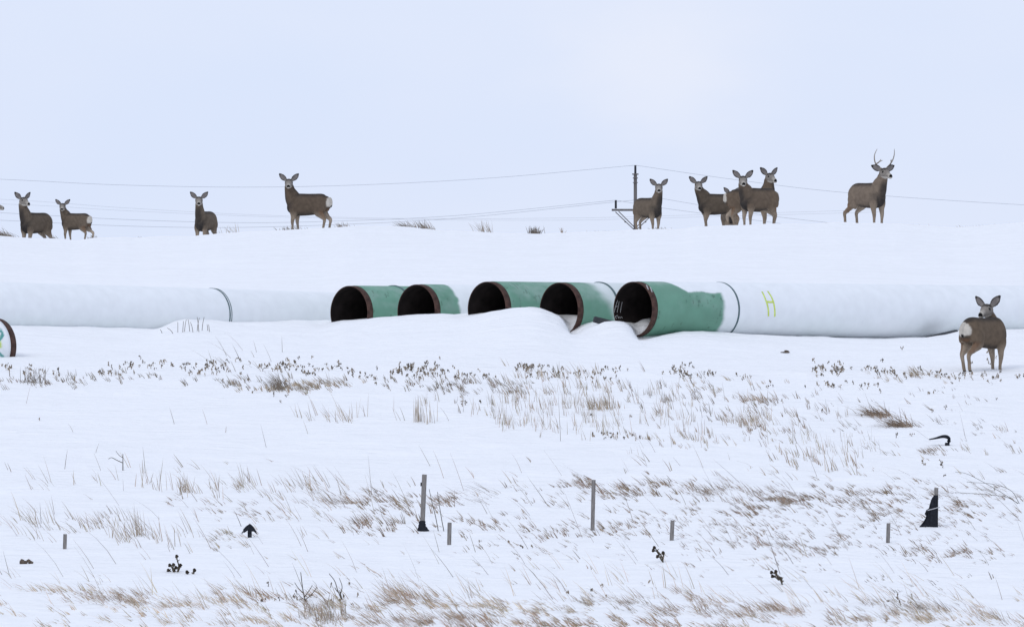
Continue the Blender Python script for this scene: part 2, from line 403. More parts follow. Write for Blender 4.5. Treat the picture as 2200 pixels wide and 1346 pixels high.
def coat_fn(i):
    def fn(s, th):
        W = base_white(s, th, 50 + i); up = np.cos(th)
        dust = np.clip(0.10 + 0.55 * fbm(s * 1.6 + i, th * 1.3, 33 + i) + 0.25 * fbm(s * 9, th * 5, 37 + i), 0, .45) * sstep((up + .3) / .8)
        g = GREEN[None] * (1 + 0.14 * fbm(s * 3 + 7 * i, th * 2, i)[:, None]) + 0.02 * np.clip(fbm(s * 1.3, th * 1.1, 90 + i), 0, 1)[:, None]
        g = g * (1 - .45 * dust[:, None]) + (FROST * .8)[None] * .45 * dust[:, None]
        scr = sstep((fbm(s * 26, th * 5, 15 + i) - .36) / .05) * sstep((fbm(s * 2, th * 2, 16 + i) - .02) / .2); g = g * (1 - .38 * scr[:, None])
        n = wnoise(s, th, 1.6, i * 7)
        if i == 0: m = sstep((s - 2.2) / 0.1)
        elif i == 1: m = sstep((s - (0.50 + 0.10 * n + 0.06 * (1 - up))) / 0.09)
        elif i == 2: m = sstep((s - 2.0) / 0.2)
        elif i == 3:
            lim = 0.40 + 0.42 * (1 - up) * 0.62 + 0.06 * n
            m = 0.78 * sstep((s - lim) / 0.28) * sstep((up + 0.75) / 0.5)
        elif i == 4:
            m = sstep((s - 1.62 - 0.05 * n) / 0.11)
            # frost lying on the upper flank over the green
            low = 0.62 - 0.05 * n - 0.05 * fbm(s * 7, s * 0 + 3.3, 12) + 0.42 * np.clip((0.92 - s) / 0.32, 0, 1)
            fr = sstep((up - low + .02) / 0.07)
            m = np.maximum(m, fr)
        else: m = np.ones_like(s)
        return W * m[:, None] + g * (1 - m[:, None])
    return fn

def make_pipe(i, origin, axv, length, cut=True, far_cut=False, seams=(), label='', fine=3.2):
    root = empty('steel_pipe', origin)
    tag(root, label, 'pipe', 'large steel pipes lying in the snow')
    inv = Matrix.Translation(-Vector(origin))
    def part(name, V, f, mat, c=None):
        return mesh_obj(name, np.asarray(V) - np.array(origin), f, mat, root, c)
    cb = 0.125 if cut else 0.0
    ce = length - (0.13 if far_cut else 0.0)
    NS = 168
    sv = np.concatenate([np.arange(cb, cb + fine, 0.02), np.linspace(cb + fine, ce, int((ce - cb - fine) / 0.12) + 2)])
    V, f, c = shell(origin, axv, R_PIPE, sv, NS, coat_fn(i))
    n = len(sv)
    # the coating has a real thickness: close it down onto the steel
    Va, _, _ = shell(origin, axv, R_PIPE - 0.006, [sv[0]], NS); Vb, _, _ = shell(origin, axv, R_PIPE - 0.006, [sv[-1]], NS)
    k = len(V); f = list(f)
    for j in range(NS):
        j2 = (j + 1) % NS; f.append((j, j2, k + j2, k + j)); f.append(((n - 1) * NS + j2, (n - 1) * NS + j, k + NS + j, k + NS + j2))
    c = np.vstack([c, c[:NS], c[(n - 1) * NS:n * NS]])
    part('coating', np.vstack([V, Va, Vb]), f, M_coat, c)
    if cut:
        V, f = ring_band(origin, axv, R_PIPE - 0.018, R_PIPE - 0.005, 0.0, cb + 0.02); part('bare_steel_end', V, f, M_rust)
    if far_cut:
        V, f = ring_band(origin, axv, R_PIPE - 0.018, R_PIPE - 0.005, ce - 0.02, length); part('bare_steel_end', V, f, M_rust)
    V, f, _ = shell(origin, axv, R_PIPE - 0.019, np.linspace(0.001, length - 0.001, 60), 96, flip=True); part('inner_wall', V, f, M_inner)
    for s, wd, h in seams:
        V, f = ring_band(origin, axv, R_PIPE - 0.002, R_PIPE + h, s, s + wd); part('weld_seam', V, f, M_seam)
    return root, part

labels = ['green coated pipe with its open end farthest left in the row of five',
          'pipe whose short green end turns whitewashed, second open end from the left',
          'all green pipe whose open mouth is the middle one of the row of five',
          'green pipe with hazy white smear and a snow drift sloping into its open mouth',
          'long pipe with yellow green letter H and frost over its green open end']
p = []
for i in range(5):
    ln = [14.0, 14.0, 14.0, 14.0, 22.0][i]
    sm = [((1.02, 0.03, 0.014),), (), (), ((0.92, 0.03, 0.016),), ((2.01, 0.035, 0.006),)][i]
    p.append(make_pipe(i, MOUTH[i], AX, ln, True, False, sm, labels[i]))
make_seam0 = cyl_hit(PIPE0_START, AX0, R_PIPE, 493, 672)[0]
make_pipe(8, PIPE0_START, AX0, PIPE0_LEN, False, False, ((make_seam0, 0.022, 0.008), (make_seam0 + 0.05, 0.012, 0.006)),
          'long whitewashed pipe at the left with a thin dark ring round it', fine=0.2)
LAX = AX
LEN_L = 6.0
L0 = END_L - LAX * LEN_L
def graffiti(s, th):
    c = base_white(s, th, 77); d = LEN_L - s
    a = np.degrees(th); a = np.where(a > 180, a - 360, a)      # negative: the side towards the viewer
    yg = np.array([0.50, 0.66, 0.10]); tl = np.array([0.10, 0.33, 0.30])
    n = fbm(s * 9, th * 9, 5)
    m = sstep((0.10 - np.abs(d - 0.43) + 0.10 * n) / 0.05) * sstep((18 - np.abs(a + 78)) / 6)
    m2 = sstep((0.05 - np.abs(d - 0.37 - 0.10 * np.sin(th * 7) - 0.05 * n)) / 0.02) * sstep((60 - np.abs(a + 60)) / 10)
    m3 = sstep((0.03 - np.abs(d - 0.30 + 0.06 * np.cos(th * 13))) / 0.02) * sstep((9 - np.abs(a + 58 + 40 * n)) / 4)
    for mm, col in ((m, yg), (np.maximum(m2, m3), tl)): c = c * (1 - mm[:, None]) + col[None] * mm[:, None]
    return c
_old = coat_fn
coat_fn = lambda i: graffiti if i == 20 else _old(i)
make_pipe(20, L0, LAX, LEN_L, False, True, (), 'near pipe cut off by the left edge, rusty end and green graffiti on white', fine=5.8)

# the H sprayed on the near pipe, chalk marks inside its mouth and on its rim
root5, part5 = p[4]; o5 = MOUTH[4]
def strokes(name, segs, r, width, near, mat):
    mb = MB()
    for s in segs: wall_stroke(mb, o5, AX, r, s, width, near)
    V = np.vstack(mb.v); return part5(name, V, mb.f, mat)
strokes('letter', [[(1637, 626), (1644, 641), (1650, 660), (1651, 679)], [(1649, 625), (1659, 641), (1664, 660), (1664.5, 680)], [(1648, 648), (1655, 648.5), (1662, 648)]], R_PIPE + 0.0025, 0.032, True, M_spray)
strokes('chalk_mark', [[(1327, 645), (1323, 657), (1319.5, 671)], [(1330.5, 647), (1328.5, 658), (1326, 671)], [(1322.5, 659), (1328, 657)], [(1337, 648), (1334.5, 660), (1333, 671)],
        [(1327, 677), (1322, 680), (1325, 684)], [(1328, 679), (1329, 683), (1331, 680)], [(1332, 684), (1335, 680), (1337, 683)]], R_PIPE - 0.0215, 0.010, False, M_chalk)
strokes('chalk_mark', [[(1389, 612), (1391, 617), (1393, 622)], [(1397, 616), (1399, 621), (1401, 627)]], R_PIPE - 0.002, 0.022, True, M_chalk)

# dark timber skids the pipes rest on
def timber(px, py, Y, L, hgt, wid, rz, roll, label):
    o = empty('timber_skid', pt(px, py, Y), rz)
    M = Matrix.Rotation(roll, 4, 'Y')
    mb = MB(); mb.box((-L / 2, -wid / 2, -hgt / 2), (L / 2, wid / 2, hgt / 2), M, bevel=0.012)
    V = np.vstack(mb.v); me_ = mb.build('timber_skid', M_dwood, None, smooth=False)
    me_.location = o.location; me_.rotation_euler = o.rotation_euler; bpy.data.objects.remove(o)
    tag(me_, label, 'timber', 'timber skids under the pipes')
timber(1302, 692, 240.75, 0.42, 0.10, 0.16, math.radians(8), math.radians(14), 'dark timber skid wedged beside the green pipe with the snowy mouth')
timber(2022, 719, 244.35, 0.55, 0.055, 0.2, math.radians(12), math.radians(-13), 'dark timber skid doubling as the shadow gap under the long pipe behind the near deer')  # dark beam that also stands in for the shadow beneath the pipe

# ------------------------------------------------------------------ deer
def c3(*a): return np.array(a, float)
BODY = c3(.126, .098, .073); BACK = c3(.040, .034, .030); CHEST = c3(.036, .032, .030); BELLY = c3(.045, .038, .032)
TAN = c3(.262, .205, .152); PALE = c3(.40, .33, .26); WHT = c3(.53, .49, .43); FACE = c3(.23, .205, .18)
DARK = c3(.030, .026, .024); BLK = c3(.006, .006, .007); EARIN = c3(.20, .18, .17); RUST = c3(.17, .095, .055)

def make_deer(scale, look_world, heading, poll=(0.50, 0.0, 1.13), pitch=24, roll=0, feet=None, body=BODY, voxel=0.0115, label='', group=None, loc=(0, 0, 0), antlers=False, neck_mid=None, ear_tilt=(0, 0), belly_fat=0.0, neck_w=1.0, neck_base=None, rump_x=.49):
    """one continuous deer body; local x forward, y left, z up, metres, hooves at z=0"""
    V_all, F_all, C_all = [], [], []; base = 0
    def put(V, f, c):
        nonlocal base
        V_all.append(V); F_all.extend([tuple(i + base for i in q) for q in f]); C_all.append(c); base += len(V)
    mixc = lambda a, b, t: a * (1 - t[:, None]) + b * t[:, None]
    # --- trunk
    st = np.array([  # x, z centre, half height, half width
        [-0.570, .735, .060, .045], [-0.545, .725, .120, .090], [-0.47, .695, .185, .150], [-0.36, .675, .225, .178], [-0.20, .652, .245 + belly_fat * .3, .185 + belly_fat * .4],
        [-0.02, .640, .255 + belly_fat * .5, .190 + belly_fat], [0.16, .638, .262 + belly_fat * .3, .182 + belly_fat * .5], [0.28, .638, .260, .170], [0.37, .636, .235, .148], [0.44, .640, .185, .115], [0.49, .650, .110, .070]])
    P = np.column_stack([st[:, 0], 0 * st[:, 0], st[:, 1]])
    V, f, u, th = tube(P, st[:, 2], st[:, 3], nseg=44, n=70)
    x, y, z = V.T; cz = np.cos(th)
    c = np.tile(body, (len(V), 1))
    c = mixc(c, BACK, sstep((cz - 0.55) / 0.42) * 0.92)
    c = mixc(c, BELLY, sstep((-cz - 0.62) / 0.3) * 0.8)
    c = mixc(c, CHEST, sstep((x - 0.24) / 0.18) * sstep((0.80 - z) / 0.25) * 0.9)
    c = mixc(c, TAN * 0.8, sstep((-x - 0.10) / 0.25) * sstep((0.56 - z) / 0.12) * 0.5)
    n = fbm(y * 14, z * 14, 3) * 0.03
    rump = sstep((-x - rump_x + n) / 0.025) * sstep((z - 0.575 + n) / 0.04) * sstep((0.815 - z + n) / 0.03)
    c = mixc(c, WHT, rump)
    c = mixc(c, RUST, sstep((-x - 0.45) / 0.06) * sstep((0.57 - z) / 0.04) * 0.7)
    put(V, f, c)
    # --- neck
    pl = np.array(poll, float)
    n0 = np.array([0.30, 0, 0.64]); n1 = np.array(neck_base or [0.385, 0, 0.82], float)
    n2 = np.array(neck_mid, float) if neck_mid is not None else n1 * 0.42 + pl * 0.58 + np.array([0.015, 0, 0])
    n3 = pl; t_end = pl + np.array([0.0, 0, 0.035])
    V, f, u, th = tube([n0, n1, n2, n3, t_end], np.array([.205, .185, .128, .100, .055]) * neck_w, np.array([.130, .122, .100, .088, .05]) * neck_w, up=(-1, 0, 0.25), nseg=36, n=36)
    ct = np.cos(th)
    c = np.tile(body * 1.02, (len(V), 1))
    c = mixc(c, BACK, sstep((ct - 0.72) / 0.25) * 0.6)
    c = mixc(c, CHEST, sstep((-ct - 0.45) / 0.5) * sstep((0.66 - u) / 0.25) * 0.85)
    c = mixc(c, FACE * 0.95, sstep((u - 0.62) / 0.12) * sstep((-ct + 0.3) / 0.6) * 0.7)
    c = mixc(c, WHT, sstep((u - 0.74) / 0.05) * sstep((-ct - 0.35) / 0.3) * 0.9)
    put(V, f, c)
    # --- head
    ly = math.radians(look_world - heading); pt_ = math.radians(pitch * .35); rl = math.radians(roll)
    fw = np.array([math.cos(ly) * math.cos(pt_), math.sin(ly) * math.cos(pt_), -math.sin(pt_)])
    sl = np.array([-math.sin(ly), math.cos(ly), 0.0]); upv = np.cross(fw, sl)
    sl, upv = sl * math.cos(rl) + upv * math.sin(rl), upv * math.cos(rl) - sl * math.sin(rl)
    H0 = pl + np.array([0, 0, 0.045]) + fw * 0.03
    HS = 1.14
    def hw(L): L = np.atleast_2d(L) * HS; return H0 + L[:, :1] * fw + L[:, 1:2] * sl + L[:, 2:] * upv
    hs = np.array([[-.095, -.015, .030, .032], [-.06, -.005, .068, .062], [-.01, .004, .088, .080], [.04, .006, .094, .085], [.085, .000, .086, .077], [.125, -.012, .070, .061], [.17, -.026, .056, .048], [.21, -.034, .050, .043], [.24, -.040, .044, .038], [.262, -.045, .030, .027], [.270, -.047, .014, .012]])
    D = catmull(hs, 64); ns = 32; tt = np.linspace(0, 2 * math.pi, ns, endpoint=False)
    X = np.repeat(D[:, 0], ns); Yl = (D[:, 3:4] * np.sin(tt)).ravel(); Zl = (D[:, 1:2] + D[:, 2:3] * np.cos(tt)).ravel()
    L = np.column_stack([X, Yl, Zl]); _, f, _, _ = tube(np.column_stack([np.linspace(0, 1, 64), np.zeros(64), np.zeros(64)]), np.ones(64), nseg=ns, caps=False)
    f = list(f); k = len(L); L = np.vstack([L, [-.10, 0, -.015], [.272, 0, -.047]])
    for j in range(ns): f.append((k, (j + 1) % ns, j)); f.append((k + 1, 63 * ns + j, 63 * ns + (j + 1) % ns))
    X, Yl, Zl = L.T
    c = np.tile(FACE, (len(L), 1))
    c = mixc(c, body * 0.9, sstep((0.02 - X) / 0.06))
    c = mixc(c, DARK * 1.2, sstep((Zl - 0.045) / 0.02) * sstep((0.115 - X) / 0.03) * sstep((X + .05) / 0.04) * 0.9)
    c = mixc(c, WHT * 0.8, sstep((X - 0.15) / 0.03) * sstep((Zl + 0.03) / 0.02) * 0.5)
    c = mixc(c, WHT * 0.9, sstep((X - 0.20) / 0.03) * 0.55)
    c = mixc(c, WHT, sstep((-Zl - 0.050) / 0.012) * sstep((X - 0.0) / 0.05))
    for sg in (-1, 1):
        d = np.sqrt((X - .082)**2 + (Yl - sg * .074)**2 + (Zl - .034)**2)
        dr = np.sqrt((X - .085)**2 + (Yl - sg * .070)**2 + (Zl - .052)**2)
        c = mixc(c, WHT * 0.55, sstep((0.030 - dr) / 0.01) * 0.8)
        c = mixc(c, BLK, sstep((0.024 - d) / 0.007))
    nose = sstep((X - 0.244) / 0.007) * sstep((Zl + 0.058) / 0.007)
    c = mixc(c, BLK, nose)
    put(hw(L), f, c)
    # --- ears
    for sg in (-1, 1):
        et = ear_tilt[0] if sg > 0 else ear_tilt[1]
        e0 = np.array([-.015, sg * .055, .060])
        ed = np.array([-.12, sg * (0.78 + et), 0.72 - et]); ed /= np.linalg.norm(ed)
        nrm = np.array([0.93, sg * 0.28, 0.0]); nrm -= ed * nrm.dot(ed); nrm /= np.linalg.norm(nrm)
        wv = np.cross(ed, nrm); Le = 0.205
        ts = np.linspace(0, 1, 26); hwid = np.interp(ts, [0, .1, .25, .45, .65, .82, .93, 1], [.028, .040, .056, .062, .055, .038, .022, .008])
        hwid = np.convolve(np.pad(hwid, 2, 'edge'), np.ones(5) / 5, 'valid')
        na = 24; al = np.linspace(0, 2 * math.pi, na, endpoint=False); Vs = []; Cs = []
        for t_, wd in zip(ts, hwid):
            wv_ = wd * np.cos(al); thk = 0.0165 * np.sin(al) * (1 - 0.3 * t_)
            cup = 0.024 * (np.cos(al)**2) * (wd / .060) - 0.010
            q = e0 + ed * (Le * t_) + wv_[:, None] * wv + (thk + cup)[:, None] * nrm
            Vs.append(q)
            front = sstep(np.sin(al) / 0.3); inner = front * sstep((0.80 - np.abs(np.cos(al))) / 0.22) * sstep((0.88 - t_) / 0.16)
            cc = np.tile(DARK, (na, 1)); cc = mixc(cc, body * 0.8, (1 - front) * (1 - t_) * 0.8)
            cc = mixc(cc, EARIN, inner); cc = mixc(cc, WHT * .6, np.full(na, max(0, 0.25 - t_) * 3) * front * .7)
            Cs.append(cc)
        Vv = np.vstack(Vs); k = len(Vv); ff = []
        for i in range(25):
            for j in range(na): j2 = (j + 1) % na; ff.append((i * na + j, i * na + j2, (i + 1) * na + j2, (i + 1) * na + j))
        Vv = np.vstack([Vv, Vv[:na].mean(0), Vv[-na:].mean(0)])
        for j in range(na): j2 = (j + 1) % na; ff.append((k, j2, j)); ff.append((k + 1, 25 * na + j, 25 * na + j2))
        put(hw(Vv), ff, np.vstack(Cs + [Cs[0][:1], Cs[-1][:1]]))
    # --- legs; feet = offsets (dx, dy) of each hoof: front left, front right, hind left, hind right
    feet = feet or [(0, 0), (0, 0), (0, 0), (0, 0)]
    for k, sg in ((0, 1), (1, -1)):
        dx, dy = feet[k]
        J = np.array([[.32, sg * .075, .62], [.315, sg * .105, .47], [.315 + dx * .3, sg * .10 + dy * .3, .36], [.33 + dx * .62, sg * .095 + dy * .6, .245], [.322 + dx * .85, sg * .09 + dy * .85, .13], [.322 + dx, sg * .088 + dy, .065], [.34 + dx, sg * .088 + dy, .025], [.352 + dx, sg * .088 + dy, .0]])
        A = np.array([.125, .100, .062, .042, .0275, .0285, .025, .028]); B = np.array([.075, .070, .052, .039, .026, .027, .024, .026])
        V, f, u, th = tube(J, A, B, up=(1, 0, 0), nseg=20, n=56)
        z = V[:, 2]; inn = sstep(-np.sign(sg) * (V[:, 1] - np.interp(z, J[::-1, 2], J[::-1, 1])) / 0.02)
        c = np.tile(body, (len(V), 1)); c = mixc(c, TAN * 0.92, sstep((0.50 - z) / 0.14)); c = mixc(c, PALE, inn * sstep((0.46 - z) / 0.08) * sstep((z - .1) / .1) * 0.5)
        c = mixc(c, BLK * 2, sstep((0.035 - z) / 0.01)); put(V, f, c)
    for k, sg in ((2, 1), (3, -1)):
        dx, dy = feet[k]
        J = np.array([[-.36, sg * .085, .72], [-.345, sg * .115, .58], [-.325 + dx * .12, sg * .115 + dy * .2, .47], [-.41 + dx * .5, sg * .105 + dy * .5, .365], [-.485 + dx * .85, sg * .098 + dy * .8, .285], [-.468 + dx * .93, sg * .094 + dy * .9, .17], [-.450 + dx, sg * .092 + dy, .07], [-.432 + dx, sg * .092 + dy, .028], [-.42 + dx, sg * .092 + dy, 0]])
        A = np.array([.15, .165, .132, .072, .043, .030, .030, .026, .029]); B = np.array([.088, .088, .074, .048, .035, .027, .028, .025, .026])
        V, f, u, th = tube(J, A, B, up=(1, 0, 0.6), nseg=20, n=60)
        z = V[:, 2]; inn = sstep(-np.sign(sg) * (V[:, 1] - np.interp(z, J[::-1, 2], J[::-1, 1])) / 0.02)
        rear = sstep(-np.cos(th) / 0.5)
        c = np.tile(body * 1.04, (len(V), 1)); c = mixc(c, TAN * 0.9, sstep((0.50 - z) / 0.16)); c = mixc(c, RUST, rear * sstep((0.52 - z) / 0.06) * sstep((z - 0.26) / 0.08) * 0.6)
        c = mixc(c, PALE, inn * sstep((0.54 - z) / 0.08) * sstep((z - .12) / .1) * 0.75)
        c = mixc(c, BLK * 2, sstep((0.035 - z) / 0.01)); put(V, f, c)
    # --- tail
    V, f, u, th = tube([(-.545, 0, .80), (-.585, 0, .765), (-.602, 0, .69), (-.598, 0, .615), (-.592, 0, .575)], [.024, .027, .024, .022, .010], nseg=14, n=24, up=(0, 1, 0))
    put(V, f, mixc(np.tile(WHT * .92, (len(V), 1)), BLK * 2, sstep((u - 0.70) / 0.08)))
    # --- weld everything into one continuous surface
    Vs = np.vstack(V_all); Cs = np.vstack(C_all)
    tmp = mesh_obj('tmp', Vs, F_all, None)
    md = tmp.modifiers.new('r', 'REMESH'); md.mode = 'VOXEL'; md.voxel_size = voxel / scale * 1.0
    dg = bpy.context.evaluated_depsgraph_get(); dg.update()
    m2 = bpy.data.meshes.new_from_object(tmp.evaluated_get(dg))
    tm = tmp.data; bpy.data.objects.remove(tmp); bpy.data.meshes.remove(tm)
    nv = len(m2.vertices); co = np.empty(nv * 3, np.float32); m2.vertices.foreach_get('co', co); co = co.reshape(-1, 3).astype(float)
    ed = np.empty(len(m2.edges) * 2, np.int32); m2.edges.foreach_get('vertices', ed); ed = ed.reshape(-1, 2)
    kd = kdtree.KDTree(len(Vs))
    for i, v in enumerate(Vs): kd.insert(v, i)
    kd.balance()
    col = np.empty((nv, 3))
    for i in range(nv):
        r = kd.find_n(co[i], 3); wts = np.array([1 / (q[2] + 0.003) for q in r]); col[i] = (Cs[[q[1] for q in r]] * wts[:, None]).sum(0) / wts.sum()
    deg = np.bincount(ed.ravel(), minlength=nv)[:, None]
    for it in range(4):
        for lam in (0.55, -0.56):
            av = np.zeros_like(co)
            np.add.at(av, ed[:, 0], co[ed[:, 1]]); np.add.at(av, ed[:, 1], co[ed[:, 0]])
            co += lam * (av / np.maximum(deg, 1) - co)
    m2.vertices.foreach_set('co', co.astype(np.float32).ravel())
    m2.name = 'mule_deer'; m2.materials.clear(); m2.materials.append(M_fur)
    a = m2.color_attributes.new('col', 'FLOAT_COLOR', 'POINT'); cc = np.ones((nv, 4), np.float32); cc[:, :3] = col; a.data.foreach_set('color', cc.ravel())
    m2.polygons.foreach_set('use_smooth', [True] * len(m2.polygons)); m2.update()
    o = bpy.data.objects.new('mule_deer', m2); COL.objects.link(o)
    o.location = loc; o.rotation_euler = (0, 0, math.radians(heading)); o.scale = (scale,) * 3
    tag(o, label, 'deer', group)
    if antlers:
        for sg in (-1, 1):
            mb = MB()
            beam = [(.0, sg * .04, .075), (-.03, sg * .10, .115), (-.035, sg * .155, .165), (-.02, sg * .195, .25), (.0, sg * .205, .34), (.035, sg * .18, .44)]
            mb.tube(hw(np.array(beam)), [.016, .015, .014, .012, .009, .004], nseg=10, n=28, up=(0.3, 0.2, 1))
            tine = [(-.035, sg * .150, .16), (.03, sg * .13, .20), (.06, sg * .105, .255)]
            mb.tube(hw(np.array(tine)), [.015, .013, .005], nseg=8, n=12, up=(1, 0, 0.3))
            t2 = [(.03, sg * .13, .205), (.08, sg * .085, .235)]
            mb.tube(hw(np.array(t2)), [.012, .005], nseg=8, up=(1, 0, 0.3))
            ant = mb.build('antler', M_antler, o)
    return o

RG = 'deer standing along the snowy ridge'
def ridge_deer(px, sink, Y=344.5, **k):
    X = (px - CX) / F * Y; z = float(ground_z(X, Y)) - sink
    return make_deer(loc=(X, Y, z), group=RG, **k)

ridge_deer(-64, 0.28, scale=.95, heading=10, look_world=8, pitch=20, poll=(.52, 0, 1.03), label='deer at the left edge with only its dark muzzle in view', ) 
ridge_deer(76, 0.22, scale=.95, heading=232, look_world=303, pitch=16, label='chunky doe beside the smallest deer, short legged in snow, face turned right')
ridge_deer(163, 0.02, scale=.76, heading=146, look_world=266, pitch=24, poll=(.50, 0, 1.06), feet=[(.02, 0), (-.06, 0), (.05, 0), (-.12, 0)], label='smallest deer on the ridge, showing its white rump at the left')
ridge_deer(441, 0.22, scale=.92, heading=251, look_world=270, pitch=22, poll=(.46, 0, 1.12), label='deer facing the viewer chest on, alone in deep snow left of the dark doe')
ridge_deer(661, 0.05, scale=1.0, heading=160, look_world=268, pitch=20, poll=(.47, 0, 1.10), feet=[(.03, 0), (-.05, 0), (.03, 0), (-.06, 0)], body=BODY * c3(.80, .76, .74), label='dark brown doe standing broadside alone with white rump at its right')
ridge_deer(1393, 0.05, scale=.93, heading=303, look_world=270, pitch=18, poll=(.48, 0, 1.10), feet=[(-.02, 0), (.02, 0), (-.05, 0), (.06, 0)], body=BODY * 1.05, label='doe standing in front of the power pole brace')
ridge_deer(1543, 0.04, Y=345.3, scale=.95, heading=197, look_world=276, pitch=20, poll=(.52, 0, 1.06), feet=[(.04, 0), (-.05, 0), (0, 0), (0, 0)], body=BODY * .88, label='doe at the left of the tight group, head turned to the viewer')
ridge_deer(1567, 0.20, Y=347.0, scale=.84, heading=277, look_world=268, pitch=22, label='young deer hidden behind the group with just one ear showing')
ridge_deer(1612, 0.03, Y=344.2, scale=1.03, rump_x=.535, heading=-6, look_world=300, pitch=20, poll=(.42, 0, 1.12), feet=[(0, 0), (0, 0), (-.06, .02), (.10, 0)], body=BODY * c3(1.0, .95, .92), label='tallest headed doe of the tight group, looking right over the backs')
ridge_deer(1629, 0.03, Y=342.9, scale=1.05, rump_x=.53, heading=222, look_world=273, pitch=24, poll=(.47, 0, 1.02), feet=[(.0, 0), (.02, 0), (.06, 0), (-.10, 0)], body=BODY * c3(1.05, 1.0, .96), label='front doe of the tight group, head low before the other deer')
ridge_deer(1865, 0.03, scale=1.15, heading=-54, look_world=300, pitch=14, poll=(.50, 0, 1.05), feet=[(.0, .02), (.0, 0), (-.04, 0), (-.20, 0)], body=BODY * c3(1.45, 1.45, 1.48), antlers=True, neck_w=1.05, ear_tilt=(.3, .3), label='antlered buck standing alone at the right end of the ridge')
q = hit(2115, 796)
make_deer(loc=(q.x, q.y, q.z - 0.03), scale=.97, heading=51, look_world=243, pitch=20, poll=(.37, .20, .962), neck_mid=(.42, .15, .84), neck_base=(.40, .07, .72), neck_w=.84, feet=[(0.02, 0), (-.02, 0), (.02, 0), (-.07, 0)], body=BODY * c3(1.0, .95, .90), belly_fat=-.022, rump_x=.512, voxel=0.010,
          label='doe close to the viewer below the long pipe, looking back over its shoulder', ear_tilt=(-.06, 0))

# ------------------------------------------------------------------ power line far behind the ridge
YP = 1100.0
def pole_at(px_c, name_label):
    o = empty('power_pole', (0, 0, 0)); base = pt(px_c, 355, YP); zb = -16.0
    o.location = (base.x, base.y, zb); zt = base.z - zb
    def g(dx, py): return np.array([dx / F * YP, 0, (CY - py) / F * YP - zb])
    mb = MB(); mb.tube([(0, 0, -1), (0, 0, g(0, 373)[2])], [.19, .125], nseg=16, n=8, up=(1, 0, 0)); mb.build('pole', M_pole, o)
    def ins(dx, p0, p1):
        m = MB(); a, b = g(dx, p0), g(dx, p1)
        m.tube([a, a * .5 + b * .5, b], [.085, .085, .08], nseg=12, n=6, up=(1, 0, 0)); m.build('insulator', M_black, o)
    ins(0, 374, 355)
    for hz, hw_, ht in ((.72, .24, .10), (1.0, .19, .08), (1.33, .19, .06)):
        m = MB(); m.box((-hw_, -.16, zt - hz), (hw_, .16, zt - hz + ht)); m.build('bracket', M_pole, o, smooth=False)
    z = g(0, 451)[2]; m = MB(); m.box((-1.78, -.27, z - .08), (1.78, -.14, z + .08), bevel=.01); m.build('crossarm', M_pole, o, smooth=False)
    for sg in (-1, 1):
        ins(sg * 42, 448, 430)
        m = MB()
        for dx, dy in ((-43, 455), (-36, 454)):
            a = g(sg * -dx if sg > 0 else dx, dy); b = g(sg * 1.0, 495 if dx == -43 else 489)
            m.tube([a + [0, -.2, 0], b + [0, -.2, 0]], [.035, .035], nseg=8, up=(0, 1, 0))
        m.box((sg * 22 / F * YP - .05, -.25, g(0, 478)[2]), (sg * 22 / F * YP + .05, -.15, g(0, 475)[2]))
        m.build('brace', M_pole, o)
    tag(o, name_label, 'power pole'); return o
pole_at(1365, 'grey wooden power pole with crossarm and braces far behind the ridge')

def wire(pix, label, Yw=YP, r=0.016):
    D = catmull(np.array(pix, float), 80)
    P = np.array([list(pt(x, y, Yw)) for x, y in D])
    V, f, _, _ = tube(P, np.full(80, r), nseg=6, up=(0, 1, 0))
    tag(mesh_obj('power_line', V, f, M_wire), label, 'wire', 'power lines behind the ridge')
WL = [
 ([(-900, 340), (-400, 370), (0, 385), (250, 397), (520, 402), (780, 397), (1060, 382), (1365, 355)], 'top wire running left from the head of the power pole'),
 ([(1365, 355), (1580, 386), (1820, 414), (2200, 440), (2700, 462), (3300, 480)], 'top wire running right from the head of the power pole'),
 ([(-900, 415), (-300, 445), (0, 457), (260, 471), (500, 478), (700, 475.5), (980, 463), (1323, 430)], 'lower wire running left from the left arm of the power pole'),
 ([(1323, 430), (1425, 447), (1600, 470), (1760, 490), (2000, 515), (2600, 555)], 'wire sloping right from the left arm of the power pole'),
 ([(-900, 430), (-300, 461), (0, 473), (260, 485), (500, 488.5), (760, 481), (1000, 467), (1300, 436), (1407, 426)], 'lowest wire running left from the right arm of the power pole'),
 ([(1407, 424), (1600, 456), (1760, 476), (2000, 500), (2600, 545)], 'wire sloping right from the right arm of the power pole'),
]
for pxs, lb in WL: wire(pxs, lb)
for k, pxs in enumerate(([(-600, 425), (0, 438), (260, 452), (560, 465), (900, 472), (1200, 473), (1360, 470), (1900, 455)], [(-600, 405), (0, 428), (260, 446), (560, 462), (900, 469.5), (1200, 468.5), (1360, 465.5), (1900, 450)])):
    wire(pxs, ['fainter distant wire, lower of the far pair under the main lines', 'fainter distant wire, upper of the far pair under the main lines'][k], 1700.0, 0.014)

# ------------------------------------------------------------------ stakes and black fabric
SG = 'wooden stakes in the foreground snow'
def stake(px, py0, py1, wpx, lean_px, label, fabric=None):
    b = hit(px, py1); sc = b.y / F; h = (py1 - py0) * sc; wd = wpx * sc; bury = 0.2
    tilt = math.atan2(lean_px * sc, h)
    o = empty('wooden_stake', b, rng.uniform(-.25, .25)); tag(o, label, 'stake', SG)
    mb = MB(); Mr = Matrix.Rotation(tilt, 4, 'Y')
    mb.box((-wd / 2, -wd * .36, -bury), (wd / 2, wd * .36, h), Mr, bevel=wd * .06)
    mb.build('shaft', M_wood, o, smooth=False)
    return o, sc, h, wd, Mr

